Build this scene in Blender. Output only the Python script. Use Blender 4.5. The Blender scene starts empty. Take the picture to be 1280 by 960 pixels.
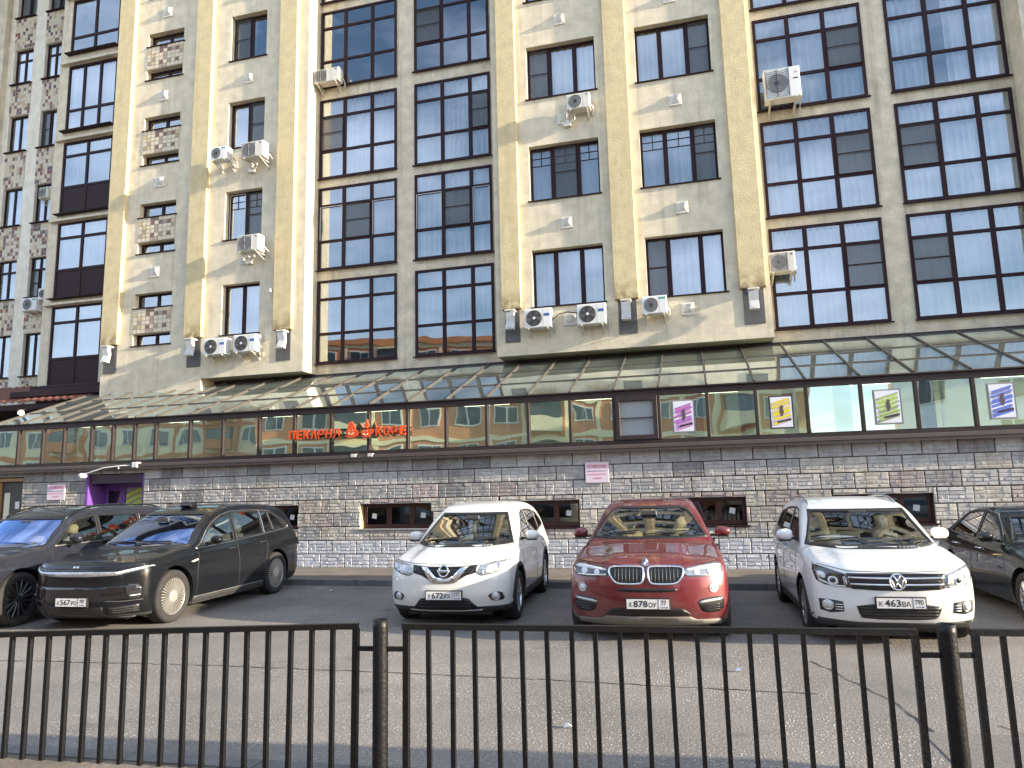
import bpy, bmesh, math, random
import numpy as np
from mathutils import Vector, Matrix
from mathutils.geometry import delaunay_2d_cdt

random.seed(7)
SC = bpy.context.scene
COL = SC.collection
R = math.radians

# ------------------------------------------------------------------ camera
cam_d = bpy.data.cameras.new('camera')
cam = bpy.data.objects.new('camera', cam_d)
COL.objects.link(cam)
cam_d.sensor_width = 36.0
cam_d.lens = 36.0 * 889.0 / 1280.0
cam_d.clip_start = 0.05
cam_d.clip_end = 2000
_yaw, _pit, _rol = R(14.6), R(8.36), R(-1.392)
_f = Vector((-math.sin(_yaw) * math.cos(_pit), math.cos(_yaw) * math.cos(_pit), math.sin(_pit)))
_r0 = Vector((math.cos(_yaw), math.sin(_yaw), 0))
_u0 = _r0.cross(_f)
_r = math.cos(_rol) * _r0 + math.sin(_rol) * _u0
_u = -math.sin(_rol) * _r0 + math.cos(_rol) * _u0
cam.matrix_world = Matrix(((_r.x, _u.x, -_f.x, 0), (_r.y, _u.y, -_f.y, 0), (_r.z, _u.z, -_f.z, 1.9), (0, 0, 0, 1)))
SC.camera = cam

# ------------------------------------------------------------------ light
SUN_AZ, SUN_EL = R(84.5), R(14.0)     # azimuth from the facade normal (-Y) towards +X
sun_dir = Vector((math.sin(SUN_AZ) * math.cos(SUN_EL), -math.cos(SUN_AZ) * math.cos(SUN_EL), math.sin(SUN_EL)))
sd = bpy.data.lights.new('sun', 'SUN')
sd.energy = 4.0
sd.angle = R(0.9)
sd.color = (1.0, 0.86, 0.66)
sun = bpy.data.objects.new('sun', sd)
sun.rotation_euler = sun_dir.to_track_quat('Z', 'Y').to_euler()
COL.objects.link(sun)

world = bpy.data.worlds.new('World')
SC.world = world
world.use_nodes = True
wn, wl = world.node_tree.nodes, world.node_tree.links
wn.clear()
w_out = wn.new('ShaderNodeOutputWorld')
w_bg = wn.new('ShaderNodeBackground')
w_sky = wn.new('ShaderNodeTexSky')
w_sky.sky_type = 'NISHITA'
w_sky.sun_disc = False
w_sky.sun_elevation = SUN_EL
w_sky.sun_rotation = math.atan2(sun_dir.x, sun_dir.y)
w_sky.air_density = 1.0
w_sky.dust_density = 1.0
w_sky.ozone_density = 1.5
w_tc = wn.new('ShaderNodeTexCoord')
w_map = wn.new('ShaderNodeMapping')
w_map.inputs['Scale'].default_value = (1.0, 1.0, 2.6)
w_noise = wn.new('ShaderNodeTexNoise')
w_noise.inputs['Scale'].default_value = 2.3
w_noise.inputs['Detail'].default_value = 7
w_noise.inputs['Roughness'].default_value = 0.6
w_ramp = wn.new('ShaderNodeValToRGB')
w_ramp.color_ramp.elements[0].position = 0.40
w_ramp.color_ramp.elements[0].color = (0, 0, 0, 1)
w_ramp.color_ramp.elements[1].position = 0.66
w_ramp.color_ramp.elements[1].color = (0.75, 0.75, 0.75, 1)
w_mix = wn.new('ShaderNodeMixRGB')
w_mix.inputs['Color2'].default_value = (6.2, 7.0, 8.6, 1)      # thin bright cloud, in sky units
wl.new(w_tc.outputs['Generated'], w_map.inputs['Vector'])
wl.new(w_map.outputs['Vector'], w_noise.inputs['Vector'])
wl.new(w_noise.outputs['Fac'], w_ramp.inputs['Fac'])
wl.new(w_ramp.outputs['Color'], w_mix.inputs['Fac'])
wl.new(w_sky.outputs['Color'], w_mix.inputs['Color1'])
wl.new(w_mix.outputs['Color'], w_bg.inputs['Color'])
w_bg.inputs['Strength'].default_value = 0.105
wl.new(w_bg.outputs['Background'], w_out.inputs['Surface'])

SC.view_settings.view_transform = 'Standard'
SC.view_settings.look = 'None'
SC.view_settings.gamma = 1.0
SC.view_settings.exposure = 1.84
SC.cycles.max_bounces = 7
SC.cycles.transparent_max_bounces = 12
SC.cycles.caustics_reflective = False
SC.cycles.caustics_refractive = False

# ------------------------------------------------------------------ materials
MATS = {}
def nodes_of(name):
    m = bpy.data.materials.new(name)
    m.use_nodes = True
    nt = m.node_tree
    return m, nt.nodes, nt.links, nt.nodes['Principled BSDF']

def mat(name, color, rough=0.6, metal=0.0, noise=0.0, nscale=8.0, bump=0.0, bscale=60.0, coat=0.0, spec=0.5, rnd=0.0, stain=0.0, stain_col=(0.1, 0.08, 0.06), streak=6.0, grain=0.0):
    """plain procedural material: colour broken by noise, optional vertical dirt streaks, bump and per-object variation"""
    if name in MATS:
        return MATS[name]
    m, N, L, p = nodes_of(name)
    p.inputs['Roughness'].default_value = rough
    p.inputs['Metallic'].default_value = metal
    p.inputs['Specular IOR Level'].default_value = spec
    if coat:
        p.inputs['Coat Weight'].default_value = coat
        p.inputs['Coat Roughness'].default_value = 0.02
    c = list(color) + [1]
    geo = N.new('ShaderNodeNewGeometry')
    src = None
    if noise > 0:
        t = N.new('ShaderNodeTexNoise'); t.inputs['Scale'].default_value = nscale; t.inputs['Detail'].default_value = 6
        L.new(geo.outputs['Position'], t.inputs['Vector'])
        mr = N.new('ShaderNodeMapRange')
        mr.inputs['From Min'].default_value = 0.25; mr.inputs['From Max'].default_value = 0.75
        mr.inputs['To Min'].default_value = 1 - noise; mr.inputs['To Max'].default_value = 1 + noise
        L.new(t.outputs['Fac'], mr.inputs['Value'])
        hs = N.new('ShaderNodeHueSaturation'); hs.inputs['Color'].default_value = c
        L.new(mr.outputs['Result'], hs.inputs['Value'])
        src = hs.outputs['Color']
    if noise > 0 and grain > 0:
        t = N.new('ShaderNodeTexNoise'); t.inputs['Scale'].default_value = 22; t.inputs['Detail'].default_value = 8; t.inputs['Roughness'].default_value = 0.75
        L.new(geo.outputs['Position'], t.inputs['Vector'])
        mr = N.new('ShaderNodeMapRange'); mr.inputs['From Min'].default_value = 0.3; mr.inputs['From Max'].default_value = 0.7; mr.inputs['To Min'].default_value = 1 - grain; mr.inputs['To Max'].default_value = 1 + grain
        L.new(t.outputs['Fac'], mr.inputs['Value']); hs = N.new('ShaderNodeHueSaturation'); L.new(src, hs.inputs['Color']); L.new(mr.outputs['Result'], hs.inputs['Value']); src = hs.outputs['Color']
    if rnd > 0:
        oi = N.new('ShaderNodeObjectInfo')
        mr = N.new('ShaderNodeMapRange'); mr.inputs['To Min'].default_value = 1 - rnd; mr.inputs['To Max'].default_value = 1 + rnd
        L.new(oi.outputs['Random'], mr.inputs['Value'])
        hs = N.new('ShaderNodeHueSaturation'); hs.inputs['Color'].default_value = c
        if src: L.new(src, hs.inputs['Color'])
        L.new(mr.outputs['Result'], hs.inputs['Value'])
        src = hs.outputs['Color']
    if stain > 0:
        mp = N.new('ShaderNodeMapping'); mp.inputs['Scale'].default_value = (streak * 1.8, streak * 1.8, 0.30)
        t = N.new('ShaderNodeTexNoise'); t.inputs['Scale'].default_value = 0.8; t.inputs['Detail'].default_value = 8; t.inputs['Roughness'].default_value = 0.65
        L.new(geo.outputs['Position'], mp.inputs['Vector']); L.new(mp.outputs['Vector'], t.inputs['Vector'])
        r = N.new('ShaderNodeValToRGB'); r.color_ramp.elements[0].position = 0.52; r.color_ramp.elements[1].position = 0.78
        r.color_ramp.elements[0].color = (0, 0, 0, 1); r.color_ramp.elements[1].color = (stain, stain, stain, 1)
        L.new(t.outputs['Fac'], r.inputs['Fac'])
        mx = N.new('ShaderNodeMixRGB'); mx.inputs['Color1'].default_value = c; mx.inputs['Color2'].default_value = list(stain_col) + [1]
        if src: L.new(src, mx.inputs['Color1'])
        L.new(r.outputs['Color'], mx.inputs['Fac'])
        src = mx.outputs['Color']
    if src: L.new(src, p.inputs['Base Color'])
    else: p.inputs['Base Color'].default_value = c
    if bump > 0:
        t = N.new('ShaderNodeTexNoise'); t.inputs['Scale'].default_value = bscale; t.inputs['Detail'].default_value = 5
        L.new(geo.outputs['Position'], t.inputs['Vector'])
        b = N.new('ShaderNodeBump'); b.inputs['Strength'].default_value = bump; b.inputs['Distance'].default_value = 0.02
        L.new(t.outputs['Fac'], b.inputs['Height']); L.new(b.outputs['Normal'], p.inputs['Normal'])
    MATS[name] = m
    return m

def glass_mat(name, tint=(0.8, 0.85, 0.85), refl=1.0, base=0.04, wave=0.0, wscale=1.2, rough=0.0, dust=0.0, dust_col=(0.5, 0.5, 0.45), rcol=(1, 1, 1)):
    """window glass: tinted see-through mixed with a mirror by a fresnel curve, optionally slightly wavy"""
    if name in MATS: return MATS[name]
    m, N, L, p = nodes_of(name)
    N.remove(p)
    out = N['Material Output']
    tr = N.new('ShaderNodeBsdfTransparent'); tr.inputs['Color'].default_value = list(tint) + [1]
    gl = N.new('ShaderNodeBsdfGlossy'); gl.inputs['Roughness'].default_value = rough
    gl.inputs['Color'].default_value = list(rcol) + [1]
    fr = N.new('ShaderNodeFresnel'); fr.inputs['IOR'].default_value = 1.5
    ma = N.new('ShaderNodeMath'); ma.operation = 'MULTIPLY_ADD'; ma.use_clamp = True
    ma.inputs[1].default_value = refl; ma.inputs[2].default_value = base
    mx = N.new('ShaderNodeMixShader')
    L.new(fr.outputs['Fac'], ma.inputs[0]); L.new(ma.outputs['Value'], mx.inputs['Fac'])
    L.new(tr.outputs['BSDF'], mx.inputs[1]); L.new(gl.outputs['BSDF'], mx.inputs[2])
    last = mx
    if dust > 0:
        df = N.new('ShaderNodeBsdfDiffuse'); df.inputs['Color'].default_value = list(dust_col) + [1]
        tn = N.new('ShaderNodeTexNoise'); tn.inputs['Scale'].default_value = 1.6; tn.inputs['Detail'].default_value = 6; g2 = N.new('ShaderNodeNewGeometry'); L.new(g2.outputs['Position'], tn.inputs['Vector'])
        mr = N.new('ShaderNodeMapRange'); mr.inputs['From Min'].default_value = 0.3; mr.inputs['From Max'].default_value = 0.7; mr.inputs['To Min'].default_value = dust * 0.6; mr.inputs['To Max'].default_value = dust * 1.4; L.new(tn.outputs['Fac'], mr.inputs['Value'])
        last = N.new('ShaderNodeMixShader'); L.new(mr.outputs['Result'], last.inputs['Fac']); L.new(mx.outputs['Shader'], last.inputs[1]); L.new(df.outputs['BSDF'], last.inputs[2])
    L.new(last.outputs['Shader'], out.inputs['Surface'])
    if wave > 0:
        geo = N.new('ShaderNodeNewGeometry')
        oi = N.new('ShaderNodeObjectInfo')
        add = N.new('ShaderNodeVectorMath'); add.operation = 'ADD'
        sc_ = N.new('ShaderNodeMath'); sc_.operation = 'MULTIPLY'; sc_.inputs[1].default_value = 37.0
        L.new(oi.outputs['Random'], sc_.inputs[0])
        L.new(geo.outputs['Position'], add.inputs[0]); L.new(sc_.outputs['Value'], add.inputs[1])
        t = N.new('ShaderNodeTexNoise'); t.inputs['Scale'].default_value = wscale; t.inputs['Detail'].default_value = 1
        L.new(add.outputs['Vector'], t.inputs['Vector'])
        b = N.new('ShaderNodeBump'); b.inputs['Strength'].default_value = 1.0; b.inputs['Distance'].default_value = wave
        L.new(t.outputs['Fac'], b.inputs['Height']); L.new(b.outputs['Normal'], gl.inputs['Normal'])
    MATS[name] = m
    return m

# ------------------------------------------------------------------ mesh builder and object helpers
class MB:
    def __init__(s): s.v = []; s.f = []; s.mi = []; s.m = 0
    def add(s, vs, fs):
        n = len(s.v); s.v += [tuple(v) for v in vs]
        for f in fs: s.f.append([n + i for i in f]); s.mi.append(s.m)
        return s
    def quad(s, a, b, c, d): return s.add([a, b, c, d], [(0, 1, 2, 3)])
    def box(s, x0, x1, y0, y1, z0, z1):
        vs = [(x0, y0, z0), (x1, y0, z0), (x1, y1, z0), (x0, y1, z0), (x0, y0, z1), (x1, y0, z1), (x1, y1, z1), (x0, y1, z1)]
        return s.add(vs, [(3, 2, 1, 0), (4, 5, 6, 7), (0, 1, 5, 4), (1, 2, 6, 5), (2, 3, 7, 6), (3, 0, 4, 7)])
    def cbox(s, x0, x1, y0, y1, z0, z1, c=0.01):
        """box with its front (-Y) edges chamfered"""
        vs = [(x0, y0 + c, z0), (x1, y0 + c, z0), (x1, y0 + c, z1), (x0, y0 + c, z1), (x0 + c, y0, z0 + c), (x1 - c, y0, z0 + c), (x1 - c, y0, z1 - c), (x0 + c, y0, z1 - c),
              (x0, y1, z0), (x1, y1, z0), (x1, y1, z1), (x0, y1, z1)]
        return s.add(vs, [(4, 5, 6, 7), (0, 1, 5, 4), (1, 2, 6, 5), (2, 3, 7, 6), (3, 0, 4, 7), (8, 9, 1, 0), (9, 10, 2, 1), (10, 11, 3, 2), (11, 8, 0, 3), (9, 8, 11, 10)])
    def bar(s, a, b, w, h=None, up=(0, 0, 1)):
        """rectangular bar from a to b; w across, h along up"""
        h = h or w
        a, b = Vector(a), Vector(b); d = (b - a).normalized(); up = Vector(up)
        x = d.cross(up)
        if x.length < 1e-4: x = d.cross(Vector((1, 0, 0)))
        x.normalize(); u = x.cross(d)
        vs = []
        for p in (a, b):
            for i, j in ((-1, -1), (1, -1), (1, 1), (-1, 1)): vs.append(p + x * (i * w / 2) + u * (j * h / 2))
        return s.add(vs, [(0, 1, 2, 3), (7, 6, 5, 4), (0, 4, 5, 1), (1, 5, 6, 2), (2, 6, 7, 3), (3, 7, 4, 0)])
    def tube(s, pts, r, n=8, cap=True):
        pts = [Vector(p) for p in pts]; rs = r if isinstance(r, (list, tuple)) else [r] * len(pts)
        vs = []; fs = []; ref = None
        for i, p in enumerate(pts):
            d = (pts[min(i + 1, len(pts) - 1)] - pts[max(i - 1, 0)]).normalized()
            if ref is None: ref = Vector((0, 0, 1)) if abs(d.z) < 0.9 else Vector((1, 0, 0))
            x = d.cross(ref).normalized(); u = x.cross(d)
            for k in range(n):
                a = 2 * math.pi * k / n; vs.append(p + (x * math.cos(a) + u * math.sin(a)) * rs[i])
        for i in range(len(pts) - 1):
            for k in range(n): fs.append((i * n + k, i * n + (k + 1) % n, (i + 1) * n + (k + 1) % n, (i + 1) * n + k))
        if cap: fs.append(tuple(range(n))[::-1]); fs.append(tuple((len(pts) - 1) * n + k for k in range(n)))
        return s.add(vs, fs)
    def disc(s, c, r, n=20, axis='y', flip=False):
        vs = []
        for k in range(n):
            a = 2 * math.pi * k / n; q = (math.cos(a) * r, math.sin(a) * r)
            vs.append((c[0] + q[0], c[1], c[2] + q[1]) if axis == 'y' else ((c[0], c[1] + q[0], c[2] + q[1]) if axis == 'x' else (c[0] + q[0], c[1] + q[1], c[2])))
        f = tuple(range(n)); return s.add(vs, [f[::-1] if flip else f])
    def lathe(s, prof, c, n=24, axis='x'):
        """prof: list of (along axis, radius)"""
        vs = []; fs = []
        for (t, r) in prof:
            for k in range(n):
                a = 2 * math.pi * k / n; q = (math.cos(a) * r, math.sin(a) * r)
                vs.append((c[0] + t, c[1] + q[0], c[2] + q[1]) if axis == 'x' else ((c[0] + q[0], c[1] + t, c[2] + q[1]) if axis == 'y' else (c[0] + q[0], c[1] + q[1], c[2] + t)))
        for i in range(len(prof) - 1):
            for k in range(n): fs.append((i * n + k, i * n + (k + 1) % n, (i + 1) * n + (k + 1) % n, (i + 1) * n + k))
        return s.add(vs, fs)
    def prism(s, poly, y0, y1):
        """polygon in (x, z) given counter-clockwise as seen from -Y, extruded from y0 (front) to y1"""
        n = len(poly); vs = [(x, y0, z) for x, z in poly] + [(x, y1, z) for x, z in poly]
        fs = [tuple(range(n)), tuple(range(2 * n - 1, n - 1, -1))]
        for k in range(n): fs.append((k, n + k, n + (k + 1) % n, (k + 1) % n))
        return s.add(vs, fs)
    def mesh(s, name, m=None, smooth=False):
        me = bpy.data.meshes.new(name); me.from_pydata(s.v, [], s.f)
        mats = m if isinstance(m, (list, tuple)) else [m]
        for q in mats:
            if q: me.materials.append(q)
        if len(mats) > 1: me.polygons.foreach_set('material_index', s.mi)
        if smooth: me.shade_smooth()
        me.update(); return me

def obj(name, mb, m, parent=None, smooth=False, loc=None, **props):
    me = mb.mesh(name, m, smooth) if isinstance(mb, MB) else mb
    if m is not None and not isinstance(mb, MB) and not len(me.materials): me.materials.append(m)
    o = bpy.data.objects.new(name, me); COL.objects.link(o)
    if parent: o.parent = parent
    if loc is not None: o.location = loc
    for k, v in props.items(): o[k] = v
    return o

def thing(name, label, cat, loc=(0, 0, 0), group=None, rz=0.0):
    o = bpy.data.objects.new(name, None); COL.objects.link(o); o.location = loc
    o.rotation_euler = (0, 0, rz); o.empty_display_size = 0.2
    o['label'] = label; o['category'] = cat
    if group: o['group'] = group
    return o

def children(o): return [c for c in bpy.data.objects if c.parent == o]

def copy_tree(o, loc, label=None, rz=None):
    def rec(s, par):
        c = s.copy(); COL.objects.link(c); c.parent = par
        for ch in KIDS.get(s.name, []): rec(ch, c)
        return c
    KIDS = {}
    for q in bpy.data.objects:
        if q.parent: KIDS.setdefault(q.parent.name, []).append(q)
    c = rec(o, None); c.location = loc
    if label: c['label'] = label
    if rz is not None: c.rotation_euler = (0, 0, rz)
    return c

def text_mesh(s, width, height, depth=0.0, bold=0.0):
    """flat or extruded lettering mesh, centred, standing in the XZ plane and facing -Y"""
    cu = bpy.data.curves.new('lettering', 'FONT'); cu.body = s; cu.align_x = 'CENTER'; cu.align_y = 'CENTER'
    cu.extrude = depth / 2; cu.offset = bold; cu.resolution_u = 2
    o = bpy.data.objects.new('lettering', cu); COL.objects.link(o)
    dg = bpy.context.evaluated_depsgraph_get()
    me = bpy.data.meshes.new_from_object(o.evaluated_get(dg))
    bpy.data.objects.remove(o); bpy.data.curves.remove(cu)
    n = len(me.vertices)
    co = np.zeros(n * 3); me.vertices.foreach_get('co', co); co = co.reshape(-1, 3)
    lo, hi = co.min(0), co.max(0)
    co[:, 0] = (co[:, 0] - (lo[0] + hi[0]) / 2) * width / max(hi[0] - lo[0], 1e-6)
    co[:, 1] = (co[:, 1] - (lo[1] + hi[1]) / 2) * height / max(hi[1] - lo[1], 1e-6)
    out = np.stack([co[:, 0], -co[:, 2], co[:, 1]], 1)
    me.vertices.foreach_set('co', out.ravel()); me.materials.clear(); me.update()
    return me
# ------------------------------------------------------------------ shared materials
M_stucco = mat('stucco_beige', (0.64, 0.575, 0.435), 0.92, noise=0.16, nscale=3.2, grain=.13, bump=0.6, bscale=38, stain=0.55, stain_col=(0.30, 0.25, 0.18), streak=3.0)
M_recess = mat('stucco_grey_beige', (0.62, 0.555, 0.42), 0.92, noise=0.20, nscale=3.0, grain=.15, bump=0.6, bscale=38, stain=0.65, stain_col=(0.22, 0.20, 0.15), streak=3.0)
M_yellow = mat('stucco_ochre', (0.58, 0.485, 0.285), 0.9, noise=0.14, nscale=3.5, grain=.12, bump=0.6, bscale=40, stain=0.4, stain_col=(0.32, 0.26, 0.14), streak=3.0)
M_brown = mat('frame_brown', (0.026, 0.011, 0.014), 0.6, spec=.2, noise=0.15, nscale=5)
M_redbrown = mat('frame_red_brown', (0.06, 0.018, 0.014), 0.4, noise=0.15, nscale=5)
M_glass = glass_mat('window_glass', (0.90, 0.94, 0.97), 2.2, 0.20, wave=0.0015, wscale=1.5, rcol=(0.86, 0.93, 1.0))
M_curtain = mat('curtain_white', (0.86, 0.87, 0.90), 0.9, rnd=0.10)
M_curtain2 = mat('curtain_blue_grey', (0.60, 0.65, 0.70), 0.9, rnd=0.15)
M_room = mat('room_dark', (0.22, 0.21, 0.20), 0.9)
M_grey = mat('panel_dark_grey', (0.10, 0.10, 0.105), 0.8, noise=0.15, nscale=6, stain=0.4, stain_col=(0.2, 0.19, 0.17))
M_white = mat('white_plastic', (0.72, 0.72, 0.70), 0.5, noise=0.06, nscale=10, stain=0.25, stain_col=(0.4, 0.36, 0.3))
M_white_old = mat('white_plastic_old', (0.62, 0.60, 0.54), 0.55, noise=0.08, nscale=10, stain=0.45, stain_col=(0.34, 0.28, 0.2))
M_black = mat('black_plastic', (0.012, 0.012, 0.013), 0.5)
M_dgrey = mat('dark_grey_plastic', (0.05, 0.05, 0.052), 0.5)
M_mgrey = mat('mid_grey_metal', (0.25, 0.25, 0.25), 0.5)
M_blue = mat('blue_label', (0.03, 0.10, 0.35), 0.5)
M_teal = mat('teal_label', (0.05, 0.30, 0.28), 0.5)
M_red = mat('red_label', (0.5, 0.03, 0.03), 0.5)
M_tape = mat('white_tape', (0.55, 0.55, 0.55), 0.7)
M_canopy = mat('canopy_metal', (0.07, 0.062, 0.055), 0.6, spec=.3, noise=0.2, nscale=4, stain=0.3, stain_col=(0.14, 0.12, 0.1))
M_mull = mat('mullion_metal', (0.036, 0.026, 0.026), 0.55, spec=.25, noise=0.15, nscale=4)
M_ledge = mat('ledge_metal', (0.085, 0.065, 0.06), 0.5, noise=0.12, nscale=4, stain=0.3, stain_col=(0.1, 0.08, 0.08))
M_cream = mat('interior_cream', (0.66, 0.66, 0.52), 0.8, noise=0.08, nscale=2)

def screen_mat():
    m, N, L, p = nodes_of('insect_screen')
    p.inputs['Base Color'].default_value = (0.09, 0.09, 0.085, 1); p.inputs['Roughness'].default_value = 0.9
    tr = N.new('ShaderNodeBsdfTransparent'); mx = N.new('ShaderNodeMixShader'); mx.inputs['Fac'].default_value = 0.52
    L.new(tr.outputs['BSDF'], mx.inputs[1]); L.new(p.outputs['BSDF'], mx.inputs[2]); L.new(mx.outputs['Shader'], N['Material Output'].inputs['Surface'])
    return m
M_screen = screen_mat()

# ------------------------------------------------------------------ ground
def ground_mat():
    m, N, L, p = nodes_of('asphalt')
    geo = N.new('ShaderNodeNewGeometry')
    def noise(s, d=5, r=0.6):
        t = N.new('ShaderNodeTexNoise'); t.inputs['Scale'].default_value = s; t.inputs['Detail'].default_value = d; t.inputs['Roughness'].default_value = r
        L.new(geo.outputs['Position'], t.inputs['Vector']); return t
    big = noise(0.5, 6); fine = noise(42, 3, 0.7)
    vo = N.new('ShaderNodeTexVoronoi'); vo.inputs['Scale'].default_value = 38; L.new(geo.outputs['Position'], vo.inputs['Vector'])
    r1 = N.new('ShaderNodeValToRGB'); r1.color_ramp.elements[0].color = (0.125, 0.118, 0.112, 1); r1.color_ramp.elements[1].color = (0.235, 0.212, 0.193, 1)
    r1.color_ramp.elements[0].position = 0.3; r1.color_ramp.elements[1].position = 0.7
    L.new(big.outputs['Fac'], r1.inputs['Fac'])
    # pale gravel chips showing through in worn patches
    r2 = N.new('ShaderNodeValToRGB'); r2.color_ramp.elements[0].position = 0.02; r2.color_ramp.elements[1].position = 0.38
    r2.color_ramp.elements[0].color = (1, 1, 1, 1); r2.color_ramp.elements[1].color = (0, 0, 0, 1)
    L.new(vo.outputs['Distance'], r2.inputs['Fac'])
    sepc = N.new('ShaderNodeSeparateColor'); L.new(vo.outputs['Color'], sepc.inputs['Color'])
    gt = N.new('ShaderNodeMath'); gt.operation = 'GREATER_THAN'; gt.inputs[1].default_value = 0.5; L.new(sepc.outputs[0], gt.inputs[0])
    worn = noise(0.9, 4)
    r3 = N.new('ShaderNodeValToRGB'); r3.color_ramp.elements[0].position = 0.38; r3.color_ramp.elements[1].position = 0.6
    L.new(worn.outputs['Fac'], r3.inputs['Fac'])
    m1 = N.new('ShaderNodeMath'); m1.operation = 'MULTIPLY'; L.new(r2.outputs['Color'], m1.inputs[0]); L.new(gt.outputs['Value'], m1.inputs[1])
    m2 = N.new('ShaderNodeMath'); m2.operation = 'MULTIPLY'; L.new(m1.outputs['Value'], m2.inputs[0]); L.new(r3.outputs['Color'], m2.inputs[1])
    m3 = N.new('ShaderNodeMath'); m3.operation = 'MULTIPLY'; m3.inputs[1].default_value = 1.0; L.new(m2.outputs['Value'], m3.inputs[0])
    mx = N.new('ShaderNodeMixRGB'); mx.inputs['Color2'].default_value = (0.74, 0.68, 0.60, 1)
    L.new(m3.outputs['Value'], mx.inputs['Fac']); L.new(r1.outputs['Color'], mx.inputs['Color1'])
    # fine darkening of the binder
    mr = N.new('ShaderNodeMapRange'); mr.inputs['From Min'].default_value = 0.3; mr.inputs['From Max'].default_value = 0.7; mr.inputs['To Min'].default_value = 0.62; mr.inputs['To Max'].default_value = 1.34
    L.new(fine.outputs['Fac'], mr.inputs['Value'])
    hs = N.new('ShaderNodeHueSaturation'); L.new(mx.outputs['Color'], hs.inputs['Color']); L.new(mr.outputs['Result'], hs.inputs['Value'])
    oil = noise(1.3, 3); ro = N.new('ShaderNodeValToRGB'); ro.color_ramp.elements[0].position = 0.62; ro.color_ramp.elements[1].position = 0.74; ro.color_ramp.elements[1].color = (.45, .45, .45, 1); ro.color_ramp.elements[0].color = (0, 0, 0, 1)
    L.new(oil.outputs['Fac'], ro.inputs['Fac']); mo = N.new('ShaderNodeMixRGB'); mo.inputs['Color2'].default_value = (.05, .047, .045, 1); L.new(ro.outputs['Color'], mo.inputs['Fac']); L.new(hs.outputs['Color'], mo.inputs['Color1'])
    L.new(mo.outputs['Color'], p.inputs['Base Color']); p.inputs['Roughness'].default_value = 0.85
    bmp = N.new('ShaderNodeBump'); bmp.inputs['Strength'].default_value = 0.55; bmp.inputs['Distance'].default_value = 0.012
    ad = N.new('ShaderNodeMath'); ad.operation = 'ADD'; L.new(fine.outputs['Fac'], ad.inputs[0]); L.new(m2.outputs['Value'], ad.inputs[1])
    L.new(ad.outputs['Value'], bmp.inputs['Height']); L.new(bmp.outputs['Normal'], p.inputs['Normal'])
    return m
M_asphalt = ground_mat()
M_kerb = mat('kerb_concrete', (0.16, 0.155, 0.15), 0.9, noise=0.25, nscale=5, bump=0.4, bscale=30)
M_pave = mat('pavement_old', (0.15, 0.125, 0.10), 0.95, noise=0.3, nscale=1.6, bump=0.5, bscale=25)
M_tar = mat('tar_seam', (0.03, 0.03, 0.03), 0.7)

obj('ground', MB().quad((-400, -400, -0.02), (400, -400, -0.02), (400, 400, -0.02), (-400, 400, -0.02)), M_asphalt, kind='structure')
obj('road', MB().quad((-60, -20, 0), (60, -20, 0), (60, 13.75, 0), (-60, 13.75, 0)), M_asphalt, kind='structure')
kb = MB()
x = -60.0
while x < 40:
    kb.cbox(x + 0.004, x + 0.996, 13.7, 13.85, -0.1, 0.125, 0.012); x += 1.0
obj('kerb', kb, M_kerb, kind='structure')
obj('pavement', MB().box(-60, 40, 13.85, 16.03, -0.1, 0.12), M_pave, kind='structure')
nk = MB()      # the near kerb and pavement the fence stands on
x = -9.0
def nky(x): return 4.62 + 0.095 * (x + 1.92) if x > -2.2 else 4.60 + 0.045 * (x + 2.2)
while x < 7:
    a, b = nky(x), nky(x + 1)
    nk.add([(x + .004, a - .15, -.1), (x + .996, b - .15, -.1), (x + .996, b, -.1), (x + .004, a, -.1), (x + .004, a - .15, .11), (x + .996, b - .15, .11), (x + .996, b, .11), (x + .004, a, .11)],
           [(3, 2, 1, 0), (4, 5, 6, 7), (0, 1, 5, 4), (1, 2, 6, 5), (2, 3, 7, 6), (3, 0, 4, 7)]); x += 1.0
obj('near_kerb', nk, M_kerb, kind='structure')
obj('near_pavement', MB().add([(-9, -3, .1), (7, -3, .1), (7, nky(7) - .15, .1), (-1.9, nky(-1.9) - .15, .1), (-9, nky(-9) - .15, .1)], [(0, 1, 2, 3, 4)]), M_pave, kind='structure')

# cracks and the patched rectangle in the asphalt
def seam(name, pts, w, jit=0.02, seed=1, m=None):
    rnd = random.Random(seed); P = []
    for i in range(len(pts) - 1):
        a, b = Vector(pts[i]), Vector(pts[i + 1]); n = max(2, int((b - a).length / 0.12))
        for k in range(n): P.append(a.lerp(b, k / n) + Vector((rnd.uniform(-jit, jit), rnd.uniform(-jit, jit))))
    P.append(Vector(pts[-1])); mb = MB(); vs = []; fs = []
    for i, p in enumerate(P):
        d = (P[min(i + 1, len(P) - 1)] - P[max(i - 1, 0)]).normalized(); nrm = Vector((-d.y, d.x)); ww = w * rnd.uniform(0.3, 1.0)
        vs += [(p.x + nrm.x * ww, p.y + nrm.y * ww, 0.004), (p.x - nrm.x * ww, p.y - nrm.y * ww, 0.004)]
    for i in range(len(P) - 1): fs.append((2 * i, 2 * i + 1, 2 * i + 3, 2 * i + 2))
    return obj(name, mb.add(vs, fs), m or M_tar, kind='structure')
seam('asphalt_crack', [(-9.5, 7.0), (-5.2, 7.28), (-2.0, 7.3), (0.9, 7.22)], 0.013, 0.02, 3)
seam('asphalt_crack', [(1.02, 8.5), (1.5, 7.0), (1.62, 5.75), (1.75, 4.9)], 0.013, 0.02, 4)
seam('asphalt_crack', [(2.1, 6.55), (2.5, 5.7), (3.0, 5.2)], 0.010, 0.02, 5)
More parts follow.
